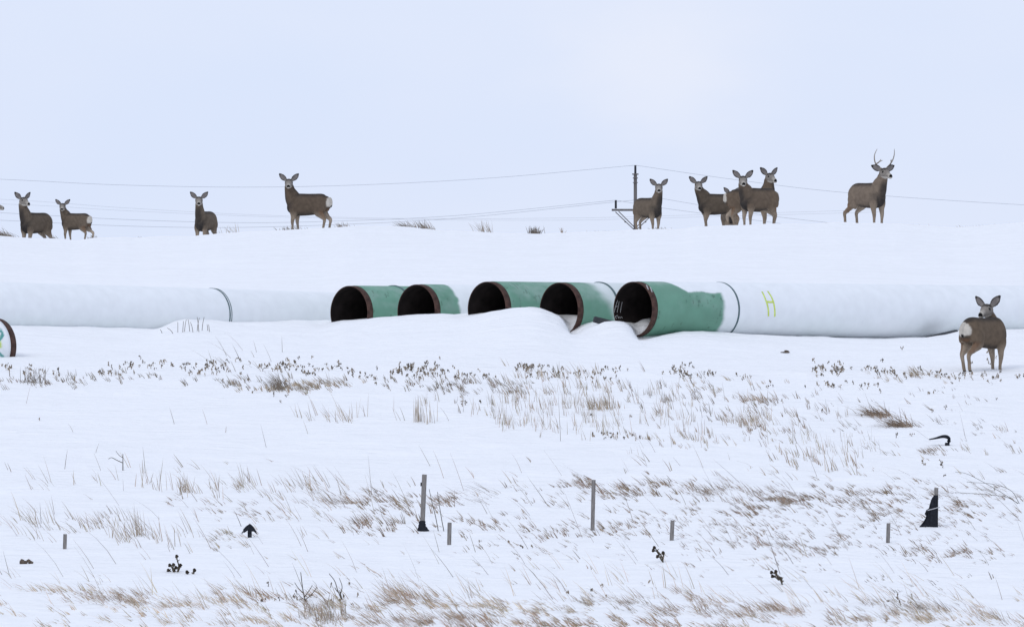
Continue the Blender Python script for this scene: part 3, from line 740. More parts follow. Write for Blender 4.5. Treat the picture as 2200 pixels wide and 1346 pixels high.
def fabric_sheet(o, outline, th, Mr=None, name='fabric', off=(0, -0.02), fold=0.012):
    """thick crumpled cloth from an outline in metres (x, z)"""
    bm = bmesh.new()
    vs_ = [bm.verts.new((x, off[1], z)) for x, z in outline]; fc = bm.faces.new(vs_)
    bmesh.ops.triangulate(bm, faces=[fc]); bmesh.ops.subdivide_edges(bm, edges=bm.edges[:], cuts=3, use_grid_fill=True)
    for v in bm.verts: v.co.y += fold * math.sin(v.co.x * 70 + v.co.z * 25) + fold * .6 * math.sin(v.co.z * 60)
    g = bmesh.ops.solidify(bm, geom=bm.faces[:], thickness=th)
    bmesh.ops.recalc_face_normals(bm, faces=bm.faces[:])
    if Mr is not None: bm.transform(Mr)
    m = bpy.data.meshes.new(name); bm.to_mesh(m); bm.free(); m.materials.append(M_fabric)
    ob = bpy.data.objects.new(name, m); COL.objects.link(ob); ob.parent = o
    return ob

o, sc, h, wd, Mr = stake(907, 1019, 1140, 9.5, 5, 'tall leaning wooden stake with black fabric bunched round its foot')
mb = MB()
mb.tube([(-.002, 0, -.03), (0, 0, .03), (.0, 0, .075), (.0, 0, .125), (0.0, 0, .137)], [.075, .062, .05, .043, .036], [.055, .05, .045, .036, .03], nseg=22, n=20, up=(1, 0, 0))
V = np.vstack(mb.v); V[:, 0] += np.where(V[:, 0] > 0, 1, .15) * np.clip(.06 - V[:, 2], 0, .1) * .55 + .004 * np.sin(V[:, 2] * 160 + V[:, 1] * 90); mb.v = [V]
mb.build('fabric', M_fabric, o)
mb = MB(); mb.box((-.012, -.006, h * .79), (.004, .006, h * .86), Matrix.Translation((-wd * .62, 0, 0)) @ Mr, bevel=.003); mb.build('fabric_scrap', M_fabric, o)
stake(1273, 1031, 1139, 8.5, 2.5, 'tall bare wooden stake near the middle of the foreground')
stake(139, 1147, 1179, 8, 1, 'short stake near the left edge, closest to the brown plant clump')
stake(965, 1122, 1170, 8, 1, 'short stake beside the tall stake with the fabric foot')
stake(1443, 1117, 1160, 8, 2, 'short stake above the bent thistle, right of the tall bare stake')
stake(1907.5, 1124, 1166, 7.5, 1.5, 'short stake left of the stake draped in black fabric')
o, sc, h, wd, Mr = stake(2011, 1048, 1132, 8, 0.5, 'stake draped with a torn black fabric sheet and tied with pale twine')
k = sc
fabric_sheet(o, [(x * k, z * k) for x, z in ((5, -3), (5, 35), (5, 68), (-4, 68), (-8, 62), (-12, 52), (-15, 40), (-21, 36), (-24, 28), (-20, 22), (-25, 14), (-31, 6), (-36, 0), (-30, -4), (-12, -3))], .012, off=(0, -.03), fold=.008)
mb = MB(); mb.tube([(-17 * k, -.05, 36 * k), (-6 * k, -.056, 38.5 * k), (6 * k, -.052, 42 * k), (7 * k, .03, 42 * k), (-5 * k, .04, 39 * k)], [.0055] * 5, nseg=6, n=16, up=(0, 1, .2)); mb.build('twine', M_twine, o)

b = hit(536, 1154); k = b.y / F
o = empty('fabric_remnant', b); tag(o, 'black fabric folded like an arrowhead over a stub in the snow', 'fabric')
fabric_sheet(o, [(x * k, z * k) for x, z in ((-4, -3), (5, -3), (5, 12), (9, 12), (18, 5), (12, 17), (6, 25), (1, 29), (-8, 23), (-14, 16), (-12, 9), (-8, 11), (-4, 14))], .02, name='sheet', fold=.007)
mb = MB(); mb.box((-3.5 * k, -.012, -.12), (3.5 * k, .012, 24 * k), bevel=.004); mb.build('stub', M_dwood, o, smooth=False)
mb = MB()
for dx, dz in ((-16, 11), (-19, 7), (-17, 5)): mb.tube([(-11 * k, -.01, 14 * k), (dx * k, -.02, dz * k)], [.006, .003], nseg=6, up=(0, 1, 0))
mb.build('frayed_edge', M_dwood, o)
b = hit(2034, 957); k = b.y / F
mb = MB(); mb.tube([(-38 * k, -.02, 13 * k), (-24 * k, -.02, 15.5 * k), (-10 * k, -.02, 19 * k), (0, -.01, 18.5 * k), (5 * k, .0, 14 * k), (4 * k, 0, 6 * k), (3 * k, 0, -3 * k)],
        [.008, .014, .022, .026, .022, .016, .024], [.03, .04, .05, .05, .04, .03, .04], nseg=12, n=40, up=(0.2, 0, 1))
mb.box((-4 * k, -.03, -3 * k), (6 * k, .03, 6 * k), bevel=.006)
o = mb.build('fabric_strip', M_fabric); o.location = b; tag(o, 'black fabric strip arching out of the snow above the draped stake', 'fabric')

def clod(px, py, wpx, label, mat=M_dirt, cat='soil clump', flat=.38):
    b = hit(px, py); k = b.y / F; mb = MB()
    for i in range(7):
        bm = bmesh.new(); bmesh.ops.create_icosphere(bm, subdivisions=2, radius=1)
        r = wpx * k * rng.uniform(.14, .26); off = np.array([rng.uniform(-.36, .36) * wpx * k, rng.uniform(-.03, .03), r * .4 + (0.16 * wpx * k if i < 2 else 0)])
        ph = rng.uniform(0, 9)
        V = np.array([v.co[:] for v in bm.verts]); V *= (r * (1 + .25 * np.sin(V[:, :1] * 5 + ph) * np.cos(V[:, 2:] * 4 + ph))); V[:, 2] *= flat
        f = [[v.index for v in q_.verts] for q_ in bm.faces]; bm.free(); mb.add(V + off, f)
    o = mb.build('soil_clump' if cat == 'soil clump' else 'plant_clump', mat); o.location = b; tag(o, label, cat)
clod(1686, 758, 20, 'small dark soil clump on clean snow below the letter H')
clod(58, 1211, 30, 'low brown dead plant clump in the snow near the left edge', M_dirt, 'plant', .8)

# ------------------------------------------------------------------ dead plants that stand out
def thistle(px, py, stems, label):
    """stems: list of pixel paths from the foot (dx, dy up); each ends in a seed head"""
    b = hit(px, py); k = b.y / F; o = empty('thistle', b); tag(o, label, 'dead plant', 'dead thistles in the foreground')
    mb = MB(); DK = c3(.085, .07, .05)
    for s in stems:
        P = np.array([(x * k, rng.uniform(-.03, .03), z * k) for x, z in s]); P[0, 2] -= .03
        mb.tube(P, np.linspace(.0105, .007, len(P)), nseg=7, n=14, up=(0, 1, 0.1), c=DK)
        for j in range(5):
            t = rng.uniform(.2, .9); i = t * (len(P) - 1); q0 = P[int(i)] * (1 - i % 1) + P[min(int(i) + 1, len(P) - 1)] * (i % 1)
            mb.tube([q0, q0 + np.array([rng.uniform(-.035, .035), rng.uniform(-.02, .02), rng.uniform(-.01, .03)])], [.009, .003], nseg=5, up=(0, 1, .3), c=DK * rng.uniform(.7, 1.8))
    mb.build('stem', M_weed, o)
    for s in stems:
        e = np.array((s[-1][0] * k, 0, s[-1][1] * k)); bm = bmesh.new(); bmesh.ops.create_icosphere(bm, subdivisions=2, radius=.024)
        for v in bm.verts: v.co = v.co * (1 + .28 * math.sin(v.co.x * 400) * math.cos(v.co.z * 350)) + Vector(e)
        V = [v.co[:] for v in bm.verts]; f = [[v.index for v in q_.verts] for q_ in bm.faces]; bm.free()
        mesh_obj('seed_head', V, f, M_weed, o, np.tile(c3(.035, .026, .018), (len(V), 1)))
thistle(380, 1229, [[(0, 0), (4, 12), (1, 24), (0, 33)], [(0, 0), (6, 8), (8, 14)], [(-4, 0), (-10, 8), (-15, 14)], [(-6, 0), (-8, 8), (-7, 15)], [(-10, 0), (-15, 2), (-18, 3)], [(-2, 0), (-5, 6), (-2, 9)]], 'bushy dead thistle with stacked seed heads at the lower left')
thistle(411, 1233, [[(4, 0), (6, 6), (7, 9)], [(-8, 0), (-9, 4), (-9, 5)]], 'tiny dead thistle stub beside the bushy thistle')
thistle(1425, 1208, [[(0, 0), (-2, 9), (-8, 19), (-19, 31)], [(-2, 6), (1, 14), (0, 20)], [(-8, 19), (-14, 23), (-21, 25)], [(-3, 8), (-8, 11), (-12, 12)]], 'bent dead thistle below the short stake right of centre')
thistle(1683, 1256, [[(0, 0), (-6, 9), (-12, 18), (-16, 28)], [(-9, 14), (-16, 22), (-25, 26)], [(-10, 15), (-18, 17), (-23, 18)], [(-3, 4), (-4, 10), (-5, 13)]], 'leaning dead thistle at the lower right with three dark heads')

def blades(mb, P0, n, spread, length, lean, width, col, colvar=.3, curve=.25, rx=.25, kink=False):
    """n grass blades rooted round P0; lean = (x, y) tip offset per unit of height"""
    for _ in range(n):
        b = P0 + np.array([rng.normal(0, spread[0]), rng.normal(0, spread[1]), 0]); b[2] = float(ground_z(b[0], b[1])) - .01
        L = length * rng.uniform(.45, 1.1); lx = lean + rng.normal(0, rx); lyy = rng.normal(0, .15)
        d = np.array([lx, lyy, 1.0]); d /= np.linalg.norm(d); cv = np.array([lx * curve, 0, -abs(lx) * curve * .7]) * L
        a = rng.uniform(-.7, .7); wv = np.array([math.cos(a), math.sin(a), 0]) * width * rng.uniform(.6, 1.2) / 2
        t = np.array([0, .35, .7, 1.0]); C = b + t[:, None] * d * L + (t**2)[:, None] * cv
        ww = np.array([1, .85, .6, .12])[:, None] * wv
        V = np.vstack([C - ww, C + ww]); f = [(i, i + 1, i + 5, i + 4) for i in range(3)]
        mb.add(V, f, np.asarray(col) * rng.uniform(1 - colvar, 1 + colvar))

TANG = c3(.36, .29, .215); BRN = c3(.265, .198, .145); GRY = c3(.24, .20, .16); STR = c3(.36, .30, .23)
TG = 'distinct grass tufts standing out of the snow'
def tuft(px, py, n, spx, hpx, lean, col, label, width=.008, curve=.3, rx=.25, ymax=346.0, forced_Y=None):
    b = hit(px, py, ymax) if forced_Y is None else Vector(((px - CX) / F * forced_Y, forced_Y, 0))
    if forced_Y is not None: b.z = float(ground_z(b.x, b.y))
    k = b.y / F; mb = MB()
    blades(mb, np.array(b), n, (spx * k, .12), hpx * k, lean, width, col, curve=curve, rx=rx)
    V = np.vstack(mb.v) - np.array(b); mb.v = [V]
    xa, xb = -2.2 * spx * k, 2.2 * spx * k; xt = np.linspace(xa, xb, 40)   # matted roots, mostly under the snow
    mb.c = [np.vstack(mb.c)]
    mb.tube(np.column_stack([xt, 0 * xt, ground_z(xt + b.x, 0 * xt + b.y) - b.z - .034]), np.full(40, .012), np.full(40, .16), nseg=8, up=(0, 0, 1), c=np.asarray(col) * .8)
    o = mb.build('grass_tuft', M_grass); o.location = b; tag(o, label, 'grass tuft', TG)
tuft(1893, 893, 200, 17, 44, -1.0, BRN * 1.05, 'thick rusty brown grass tuft bent left, largest tuft at the right', .012, .5, .35)
tuft(1940, 916, 190, 15, 44, -1.0, BRN * .95, 'lower brown tuft trailing right from the largest tuft', .012, .5, .35)
tuft(607, 836, 110, 9, 46, -.55, GRY * .95, 'dense grey brown tuft in the weed band left of centre', .009, .4)
tuft(650, 838, 70, 16, 24, -.7, TANG * .8, 'wide low tan tuft touching the dense grey brown tuft', .008, .4)
tuft(715, 823, 60, 18, 26, -.8, TANG * .85, 'swept tan tuft on a small snow lip near the centre left', .008, .5)
tuft(898, 906, 26, 6, 58, -.03, TANG, 'upright straw reeds in a clump in open snow near the centre', .008, .05, .05)
tuft(925, 909, 14, 6, 50, -.06, TANG, 'thin upright straw stems just right of the reed clump', .007, .05, .06)
tuft(758, 1082, 60, 11, 40, -1.2, BRN * 1.3, 'bent brown tuft left of the tall stake with fabric foot', .009, .6, .35)
tuft(290, 1150, 30, 26, 70, -.25, TANG * .9, 'tall wispy straw tuft at the lower left', .007, .25, .2)
tuft(400, 1058, 26, 10, 46, -.1, TANG, 'sparse upright straw tuft above the tall wispy tuft', .007, .2, .2)
tuft(1285, 880, 70, 18, 34, -.15, TANG * .9, 'upright tan tuft below the letter pipe mouth', .008, .25)
tuft(1622, 860, 46, 14, 26, -.7, BRN * 1.3, 'brown tuft on a snow lip right of centre', .009, .4)
tuft(75, 822, 46, 14, 40, -.1, GRY * .8, 'dark bushy tuft in the weed band near the left edge', .010, .2, .35)
for a in ((880, 490, 46, 9, 24, -.9, GRY * .8, 'dark ridge tuft right of the lone dark doe', .012), (915, 494, 40, 13, 24, -.6, GRY * .9, 'long ridge tuft joining the dark ridge tuft', .012),
          (1043, 501, 20, 10, 30, -.3, GRY * 1.2, 'thin bare twig tuft on the ridge left of centre', .009), (1147, 503, 40, 7, 19, .0, GRY * .55, 'short black tuft on the ridge above the pipes', .014),
          (1209, 501, 8, 2, 16, .1, BRN, 'tiny lone sprig on the ridge left of the power pole', .012), (738, 489, 22, 9, 14, -.5, GRY * .8, 'small ridge tuft behind the lone dark doe', .011),
          (15, 512, 60, 10, 24, -.8, GRY * .8, 'ridge tuft at the left edge beside the first doe', .012), (118, 518, 26, 5, 14, -.5, GRY * .8, 'small ridge tuft between the doe and the smallest deer', .011),
          (203, 516, 24, 5, 11, -.7, GRY * .7, 'low ridge tuft at the heels of the smallest deer', .011), (302, 517, 30, 12, 11, -1.0, GRY * 1.1, 'flat ridge tuft right of the smallest deer', .010),
          (497, 505, 14, 10, 24, -.5, GRY * 1.1, 'thin ridge stems right of the chest on deer', .009), (1420, 501, 36, 12, 10, -.6, GRY * .6, 'dark low grass at the hooves by the power pole', .013),
          (628, 497, 30, 14, 12, -.4, GRY * .7, 'dark grass around the front hooves of the lone dark doe', .011), (1290, 502, 40, 30, 9, -.8, GRY, 'faint thin grass on the ridge just left of the power pole', .009), (1708, 486, 26, 14, 9, -.8, GRY, 'faint thin grass on the ridge between the tight group and the buck', .009), (1975, 489, 26, 8, 10, -.9, GRY, 'low grey sprig on the ridge right of the buck', .012), (2090, 494, 70, 28, 10, -.9, GRY * 1.2, 'wide low grass patch on the ridge near the right edge', .010)):
    a = list(a); a[2] = int(a[2] * 2.0); a[4] *= 1.1; a[8] *= 1.1; a[6] = a[6] * 1.2
    tuft(*a[:8], width=a[8], forced_Y=343.6)
def sapling(px, py, segs, label):
    b = hit(px, py); k = b.y / F; mb = MB()
    for s, r in segs: mb.tube([(x * k, rng.uniform(-.02, .02), z * k) for x, z in s], np.linspace(r, r * .6, len(s)), nseg=7, n=14, up=(0, 1, .1), c=c3(.10, .085, .065))
    o = mb.build('dead_sapling', M_weed); o.location = b; tag(o, label, 'dead plant')
sapling(264, 1011, [([(0, -3), (0, 15), (0, 36)], .008), ([(0, 28), (-8, 33), (-15, 42)], .005), ([(-1, 17), (-12, 22), (-24, 28), (-31, 25)], .006)], 'forked dead sapling standing alone in bare snow at the left')
sapling(657, 1292, [([(0, -3), (-6, 22), (-11, 62)], .008), ([(-2, 10), (8, 24), (14, 34)], .006), ([(-4, 16), (-16, 28), (-24, 40)], .006), ([(0, 4), (12, 14), (24, 30)], .006), ([(0, 2), (-10, 8), (-16, 16)], .006)], 'branching dark dead sapling in the bottom band left of centre')
sapling(735, 1290, [([(0, -3), (-10, 22), (-16, 40), (-28, 56)], .007), ([(-4, 10), (0, 28), (-6, 46)], .006), ([(-6, 14), (-12, 20), (-16, 26)], .007), ([(0, 0), (-4, 14), (-5, 20)], .008)], 'crooked dark sapling right of the branching sapling')
sapling(2192, 1082, [([(0, -3), (-30, 14), (-80, 20), (-140, 24)], .0042), ([(-2, 0), (-20, 28), (-60, 42), (-115, 46)], .0042), ([(-4, 0), (-44, 26), (-110, 62), (-140, 68)], .0038)], 'long bent bare stems arching left at the right edge, behind the draped stake')
sapling(942, 1140, [([(0, -2), (-6, 30), (-14, 62), (-20, 90)], .006), ([(12, -2), (6, 30), (0, 68), (-2, 84)], .006)], 'two tall thin bare stems just right of the stake with the fabric foot')
b = hit(420, 712, 243.0); k = b.y / F
for dx, z0, z1, ln in ((-38, -4, 18, 0), (-27, -2, 22, 2), (-24, -2, 24, 4), (-12, -2, 24, -4), (-4, -2, 20, -6), (3, -2, 26, 5), (8, -2, 30, -4), (13, -2, 27, 5), (26, -2, 12, -2), (30, -2, 14, -2), (-46, -4, 8, -14), (-72, 0, 8, -5)):
    x0 = b.x + dx * k; y0 = b.y + rng.uniform(-.3, .3); zz = float(ground_z(x0, y0)) - b.z
    mb = MB(); mb.tube([(0, 0, -.03), (ln * k * .4, 0, (z1 - z0) * k * .5), (ln * k, 0, (z1 - z0) * k)], [.006, .005, .004], nseg=6, n=8, up=(0, 1, .1), c=c3(.16, .135, .11))
    o = mb.build('weed_stalk', M_weed); o.location = (x0, y0, b.z + zz)
    tag(o, 'bare weed stalk on the snow bump in front of the long left pipe', 'dead plant', 'weed stalks on the snow bump')

# ------------------------------------------------------------------ grass that nobody could count
def hits(px, py):
    """vectorised: the snow point seen in each photo pixel"""
    px = np.asarray(px, float); py = np.asarray(py, float); out = np.zeros((len(px), 3))
    ys = np.arange(176, 246, 0.12)
    for a in range(0, len(px), 400):
        x = px[a:a + 400, None]; yy = py[a:a + 400, None]
        g = ground_z((x - CX) / F * ys[None], np.broadcast_to(ys[None], (len(x), len(ys)))); ray = (CY - yy) / F * ys[None]
        ok = g >= ray; i = np.where(ok.any(1), ok.argmax(1), len(ys) - 1); Y = ys[i]
        out[a:a + 400, 0] = (px[a:a + 400] - CX) / F * Y; out[a:a + 400, 1] = Y
    out[:, 2] = ground_z(out[:, 0], out[:, 1]); return out

# patches: px, py, spread x, spread y, tufts, blades per tuft, height px, lean, colour
PATCH = [
 # weed band under the pipes
 (70, 822, 70, 6, 60, 5, 14, -.5, GRY), (250, 815, 60, 8, 40, 5, 14, -.5, GRY), (450, 822, 60, 6, 60, 5, 16, -.5, GRY), (600, 836, 70, 5, 90, 6, 16, -.6, TANG), (700, 832, 50, 5, 50, 5, 14, -.7, TANG),
 (910, 828, 60, 8, 70, 5, 13, -.5, GRY), (1060, 836, 50, 8, 110, 6, 22, -.6, GRY), (1180, 830, 90, 18, 120, 5, 24, -.3, TANG), (1240, 880, 110, 26, 170, 5, 30, -.15, TANG), (1300, 900, 80, 30, 80, 4, 30, -.1, TANG), (1110, 910, 30, 10, 40, 4, 30, 0, TANG),
 (1420, 850, 90, 26, 90, 4, 24, -.3, GRY), (1550, 835, 50, 12, 50, 5, 18, -.7, TANG), (1640, 862, 30, 6, 40, 5, 20, -.6, BRN), (1610, 905, 130, 26, 150, 4, 20, -.5, BRN), (1720, 950, 90, 24, 80, 4, 30, -.2, TANG), (1620, 915, 40, 10, 60, 5, 28, -.3, TANG),
 (1380, 942, 30, 4, 30, 5, 14, -.4, TANG), (1485, 948, 40, 8, 40, 4, 20, -.4, TANG), (1960, 815, 60, 5, 40, 5, 12, -.9, TANG), (1975, 805, 20, 5, 40, 5, 20, -.9, TANG), (2080, 925, 60, 10, 40, 4, 12, -1, GRY), (2010, 975, 20, 5, 30, 6, 14, -.8, BRN), (2140, 960, 60, 20, 30, 4, 18, -.5, TANG),
 (1900, 930, 120, 40, 90, 3, 18, -.8, GRY), (1990, 850, 140, 16, 60, 3, 12, -.6, GRY), (1800, 1000, 20, 10, 20, 5, 34, -.2, TANG), (1740, 985, 40, 14, 40, 4, 26, -.3, TANG),
 (720, 900, 50, 6, 22, 3, 44, -.25, TANG), (1010, 870, 40, 8, 40, 4, 20, -.2, GRY), (500, 790, 60, 8, 12, 2, 50, -.8, GRY),
 # middle left, sparse
 (200, 1040, 90, 20, 16, 2, 44, -.5, TANG), (400, 1055, 60, 10, 22, 3, 40, -.2, TANG), (540, 1050, 40, 8, 22, 4, 36, -.6, TANG), (660, 1060, 60, 14, 30, 3, 44, -.6, TANG), (60, 1130, 60, 16, 30, 3, 50, -.6, TANG), (300, 1150, 60, 18, 40, 3, 46, -.4, TANG), (220, 1130, 40, 12, 20, 4, 30, -.7, BRN),
 (420, 1080, 50, 8, 30, 4, 20, -1.2, BRN), (520, 1105, 40, 8, 40, 4, 22, -1.2, BRN), (500, 1160, 40, 10, 40, 4, 22, -1, TANG), (740, 1075, 40, 8, 50, 5, 34, -1.2, BRN), (850, 1080, 60, 12, 90, 5, 24, -1.0, BRN), (960, 1080, 20, 6, 30, 5, 20, -1, BRN), (830, 1130, 50, 12, 60, 5, 26, -.7, BRN), (1030, 1070, 30, 10, 24, 3, 40, -2.0, GRY), (1010, 1125, 40, 8, 40, 4, 24, -1, BRN), (740, 1120, 80, 25, 60, 3, 30, -.9, TANG), (640, 1120, 70, 20, 30, 3, 30, -.7, TANG),
 # right field of short wind-combed strokes
 (1260, 1045, 30, 8, 40, 5, 24, -1.1, BRN), (1340, 1060, 60, 10, 90, 5, 22, -1.2, BRN), (1420, 1055, 30, 12, 50, 5, 26, -.9, BRN), (1560, 1060, 50, 12, 120, 5, 28, -1.1, BRN), (1620, 1085, 60, 12, 120, 5, 22, -1.2, BRN), (1700, 1076, 30, 5, 50, 6, 18, -1.4, BRN), (1780, 1065, 70, 12, 110, 5, 22, -1.3, BRN), (1900, 1080, 80, 18, 150, 5, 22, -1.3, BRN), (2080, 1090, 80, 22, 130, 5, 22, -1.3, BRN), (2060, 1055, 90, 8, 30, 3, 34, -1.6, GRY),
 (1560, 1130, 130, 40, 260, 3, 17, -1.2, BRN), (1800, 1140, 160, 40, 300, 3, 17, -1.2, BRN), (2080, 1190, 70, 8, 110, 5, 20, -1.1, BRN), (1230, 1130, 90, 20, 110, 4, 20, -1.1, BRN), (1330, 1145, 50, 12, 50, 4, 18, -1.1, BRN), (1720, 1175, 90, 10, 110, 4, 20, -1.1, BRN), (1170, 1090, 60, 30, 60, 3, 20, -1.1, BRN), (2000, 1120, 120, 40, 140, 3, 18, -1.2, BRN), (1450, 1100, 60, 30, 80, 3, 18, -1.1, BRN), (1100, 1150, 90, 20, 70, 3, 18, -1.0, BRN),
 (1500, 1200, 400, 30, 130, 2, 18, -1.1, BRN), (1000, 1200, 300, 40, 60, 2, 26, -1.0, TANG), (1950, 1245, 200, 18, 70, 3, 16, -1.1, GRY), (300, 1230, 250, 30, 30, 2, 34, -.7, TANG), (800, 1050, 500, 40, 60, 2, 26, -.8, TANG), (1700, 1010, 300, 30, 70, 2, 24, -.7, TANG),
 # bottom band
 (120, 1272, 120, 5, 80, 5, 26, -1.2, TANG), (260, 1288, 80, 7, 170, 6, 30, -1.2, BRN), (380, 1296, 60, 7, 110, 6, 28, -1.2, TANG), (480, 1296, 60, 8, 80, 5, 28, -1, TANG), (600, 1286, 60, 10, 100, 5, 26, -1, BRN), (720, 1292, 50, 12, 50, 5, 26, -.8, GRY), (890, 1288, 40, 8, 100, 6, 40, -1.0, BRN), (800, 1304, 100, 6, 120, 5, 20, -1.5, STR), (960, 1305, 100, 8, 200, 6, 26, -1.3, TANG), (1080, 1312, 90, 8, 160, 5, 24, -1.4, STR), (1200, 1304, 90, 8, 120, 5, 24, -1.5, STR), (1320, 1298, 70, 10, 160, 5, 30, -1.1, GRY), (1460, 1302, 70, 12, 220, 6, 32, -1.2, BRN), (1560, 1320, 70, 8, 160, 6, 30, -1.2, BRN), (1700, 1312, 60, 6, 100, 5, 28, -1.2, BRN), (1950, 1310, 60, 10, 150, 6, 34, -1.1, GRY), (2080, 1322, 70, 10, 200, 6, 30, -1.1, TANG), (2180, 1320, 40, 12, 80, 6, 30, -1.1, BRN),
 (300, 1325, 300, 14, 170, 5, 24, -1.2, TANG), (560, 1335, 120, 12, 180, 6, 28, -1.0, TANG), (850, 1340, 120, 12, 240, 6, 30, -1.0, BRN), (1010, 1336, 60, 10, 130, 6, 30, -1.0, BRN), (1180, 1346, 120, 12, 220, 6, 26, -1.2, BRN), (1400, 1346, 120, 12, 220, 6, 26, -1.2, BRN), (700, 1330, 30, 10, 80, 5, 36, -.2, GRY), (2000, 1346, 200, 10, 140, 5, 24, -1.2, TANG), (1700, 1346, 150, 10, 140, 5, 24, -1.2, TANG), (1860, 1330, 50, 8, 60, 6, 24, -1, BRN), (130, 1345, 120, 10, 100, 5, 24, -1.2, TANG),
 (1500, 1262, 300, 24, 60, 2, 60, -.6, TANG), (1900, 1290, 200, 14, 60, 3, 50, -.8, TANG), (500, 1275, 400, 18, 70, 2, 60, -.6, TANG), (1000, 1270, 200, 20, 50, 3, 40, -.9, TANG),
 # tall single stems
 (1400, 1130, 500, 60, 60, 1, 80, -.55, GRY), (800, 1090, 300, 60, 34, 1, 80, -.45, GRY), (1700, 940, 300, 50, 40, 1, 50, -.3, GRY), (200, 1000, 150, 60, 16, 1, 44, -.2, GRY), (1850, 1060, 250, 40, 30, 1, 80, -1.3, GRY), (1000, 1240, 700, 40, 60, 1, 90, -.5, GRY), (500, 900, 350, 50, 20, 1, 36, -.2, GRY), (560, 770, 70, 10, 14, 1, 50, -.45, GRY), (1080, 810, 40, 20, 8, 1, 70, -.7, GRY),
]
BV, BC = [], []
for (px, py, sx, sy, nt_, nb, hp, lean, col) in PATCH:
    nt_ = max(1, int(nt_ * (.72 if py > 1255 else .8 if (py < 1000 and px > 1000) else 1))); tx = rng.normal(px, sx, nt_); ty = rng.normal(py, sy, nt_)
    dens = fbm(tx / 45, ty / 9, 61) + .35 * rng.normal(0, 1, nt_) * .5
    keep = (dens > ((.06 if py > 1255 else -.02) if hp < 40 else -.3)) & (tx > -60) & (tx < 2260) & (ty > 745) & (ty < 1400); tx, ty = tx[keep], ty[keep]
    if not len(tx): continue
    B = hits(tx, ty); sc_t = rng.uniform(.6, 1.25, len(tx))
    B = np.repeat(B, nb, 0); k = B[:, 1:2] / F; N = len(B); st_ = np.repeat(sc_t, nb)
    B[:, 0] += rng.normal(0, .022, N) * (1.0 if hp < 28 else 1.8); B[:, 1] += rng.normal(0, .10, N); B[:, 2] = ground_z(B[:, 0], B[:, 1]) - .01
    L = hp * k[:, 0] * st_ * rng.uniform(.5, 1.25, N)
    lx = np.repeat(lean * rng.uniform(.6, 1.35, len(tx)) + rng.normal(0, .12, len(tx)), nb) + rng.normal(0, .13, N); ly = rng.normal(0, .12, N)
    d = np.column_stack([lx, ly, np.ones(N)]); d /= np.linalg.norm(d, axis=1)[:, None]
    cv = np.column_stack([lx * .22, 0 * lx, -np.abs(lx) * .2]) * (L * rng.uniform(0, 1.6, N))[:, None]
    a = rng.uniform(-.8, .8, N); wd = (.0068 if nb > 1 else .0065) * rng.uniform(.6, 1.5, N) * (1.5 if hp < 28 else 1.0) * (.72 if (py < 1000 and px > 1000) else 1.0)
    wv = np.column_stack([np.cos(a), np.sin(a), np.zeros(N)]) * wd[:, None] / 2
    t = np.array([0, .35, .7, 1.0]); ta = np.array([1, .9, .65, .15])
    Cn = B[:, None] + t[None, :, None] * (d * L[:, None])[:, None] + (t**2)[None, :, None] * cv[:, None]
    ww = ta[None, :, None] * wv[:, None]
    BV.append(np.concatenate([Cn - ww, Cn + ww], 1))
    cc = np.asarray(col)[None] * (1.4 if py > 1255 else 1.0) * rng.uniform(.65, 1.4, (N, 1)) * rng.uniform(.93, 1.07, (N, 3)); BC.append(np.repeat(cc, 8, 0))
BV = np.concatenate(BV); NB = len(BV); BC = np.vstack(BC)
base = (np.arange(NB) * 8)[:, None, None]
fq = np.array([[0, 1, 5, 4], [1, 2, 6, 5], [2, 3, 7, 6]])[None] + base; fq = fq.reshape(-1, 4)
me = bpy.data.meshes.new('dry_grass')
me.vertices.add(NB * 8); me.vertices.foreach_set('co', BV.astype(np.float32).ravel())
me.loops.add(fq.size); me.loops.foreach_set('vertex_index', fq.astype(np.int32).ravel())
me.polygons.add(len(fq)); me.polygons.foreach_set('loop_start', np.arange(0, fq.size, 4, dtype=np.int32)); me.update(calc_edges=True)
a_ = me.color_attributes.new('col', 'FLOAT_COLOR', 'POINT'); cc = np.ones((NB * 8, 4), np.float32); cc[:, :3] = BC; a_.data.foreach_set('color', cc.ravel())
me.materials.append(M_grass); og = bpy.data.objects.new('dry_grass', me); COL.objects.link(og)
tag(og, 'thin dry grass poking through the snow all over the foreground', 'grass', kind='stuff')

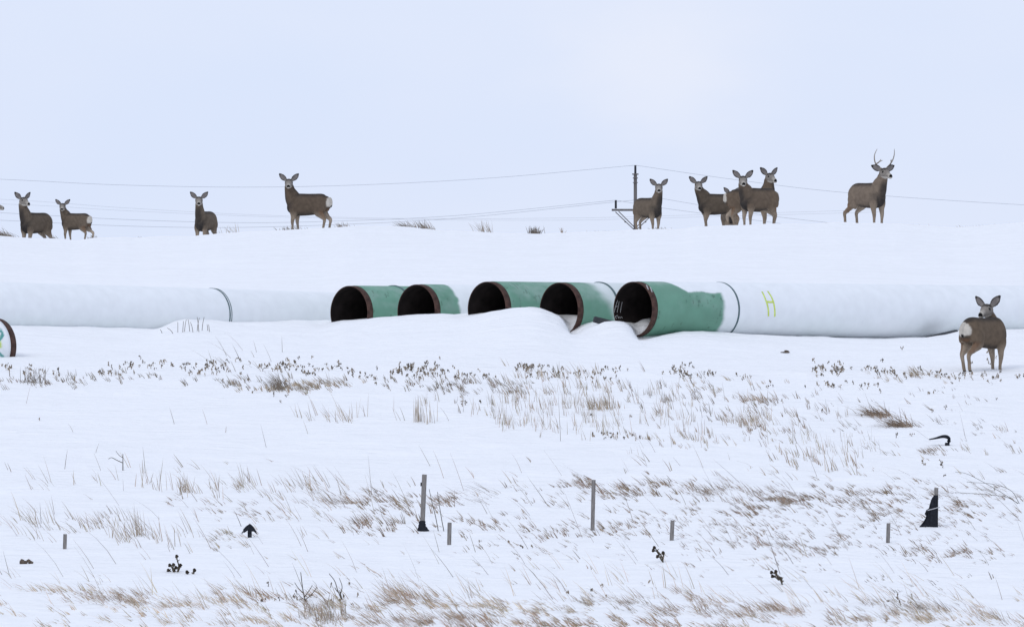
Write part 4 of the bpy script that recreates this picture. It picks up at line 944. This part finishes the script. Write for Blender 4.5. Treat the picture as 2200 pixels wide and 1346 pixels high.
# low weeds with dark seed heads in the band below the pipes
WP = [(65, 800, 30, 8, 30), (25, 790, 10, 4, 8), (145, 805, 60, 6, 20), (265, 790, 22, 7, 34), (240, 806, 16, 5, 18), (345, 788, 14, 4, 20), (400, 792, 16, 5, 26), (455, 794, 30, 8, 80), (560, 792, 14, 4, 20), (615, 787, 26, 7, 80), (660, 800, 14, 4, 24), (720, 792, 16, 4, 22), (760, 805, 12, 4, 14), (785, 815, 14, 6, 18), (870, 798, 16, 6, 50), (915, 797, 32, 7, 100), (985, 808, 14, 5, 24), (930, 812, 40, 5, 26), (1040, 808, 20, 5, 20), (1125, 793, 14, 4, 40), (1155, 790, 16, 4, 30), (1190, 806, 40, 6, 44), (1270, 812, 30, 7, 40), (1330, 797, 20, 3, 20), (1472, 802, 16, 6, 46), (1450, 798, 14, 3, 14), (1530, 805, 10, 4, 16), (1595, 812, 16, 4, 14), (1780, 798, 22, 7, 60), (1810, 796, 12, 5, 28), (1895, 800, 18, 5, 36), (1925, 806, 16, 4, 20), (2010, 808, 36, 5, 50), (2050, 812, 20, 4, 24), (2150, 812, 30, 4, 34), (2190, 808, 14, 4, 12), (1785, 832, 14, 3, 18), (1860, 832, 16, 4, 18), (2100, 790, 30, 14, 14), (1320, 936, 22, 4, 24), (1660, 827, 8, 3, 8), (560, 842, 14, 2, 10), (640, 850, 30, 8, 8), (80, 903, 40, 4, 4), (1000, 868, 20, 6, 12), (1600, 860, 300, 40, 30), (2000, 890, 150, 40, 30), (1980, 1010, 30, 8, 10), (1100, 1175, 30, 6, 10), (620, 1280, 40, 12, 20), (740, 1280, 30, 12, 16), (570, 1292, 20, 6, 12), (1920, 1290, 30, 8, 14), (1340, 1270, 60, 10, 14)]
mb = MB()
for (px, py, sx, sy, n) in WP:
    n = int(n * .46); B = hits(rng.normal(px, sx, n), rng.normal(py, sy * 1.15, n))
    for q in B:
        k = q[1] / F; hh = rng.uniform(3, 9) * k; lx = rng.normal(-.15, .35) * hh
        tip = q + np.array([lx, rng.normal(0, .02), hh]); colr = c3(.265, .21, .155) * rng.uniform(.4, 1.5)
        mb.tube([q - [0, 0, .015], (q + tip) / 2 + [rng.normal(0, .01), 0, 0], tip], [.006, .005, .004], nseg=4, up=(0, 1, .1), c=colr)
        for _ in range(rng.integers(2, 5)):
            s = rng.uniform(.005, .012); e = q + (tip - q) * rng.uniform(.55, 1.1) + np.array([rng.normal(0, .012), rng.normal(0, .01), rng.normal(0, .006)])
            D = np.array([[1, 0, 0], [-1, 0, 0], [0, 1, 0], [0, -1, 0], [0, 0, 2.0], [0, 0, -1.6]]) * s * rng.uniform(.7, 1.3, (6, 3)) + e
            mb.add(D, [(0, 2, 4), (2, 1, 4), (1, 3, 4), (3, 0, 4), (2, 0, 5), (1, 2, 5), (3, 1, 5), (0, 3, 5)], colr * .75)
o = mb.build('weeds', M_weed, smooth=False); tag(o, 'low dead weeds with dark seed heads in bands across the snow', 'weeds', kind='stuff')
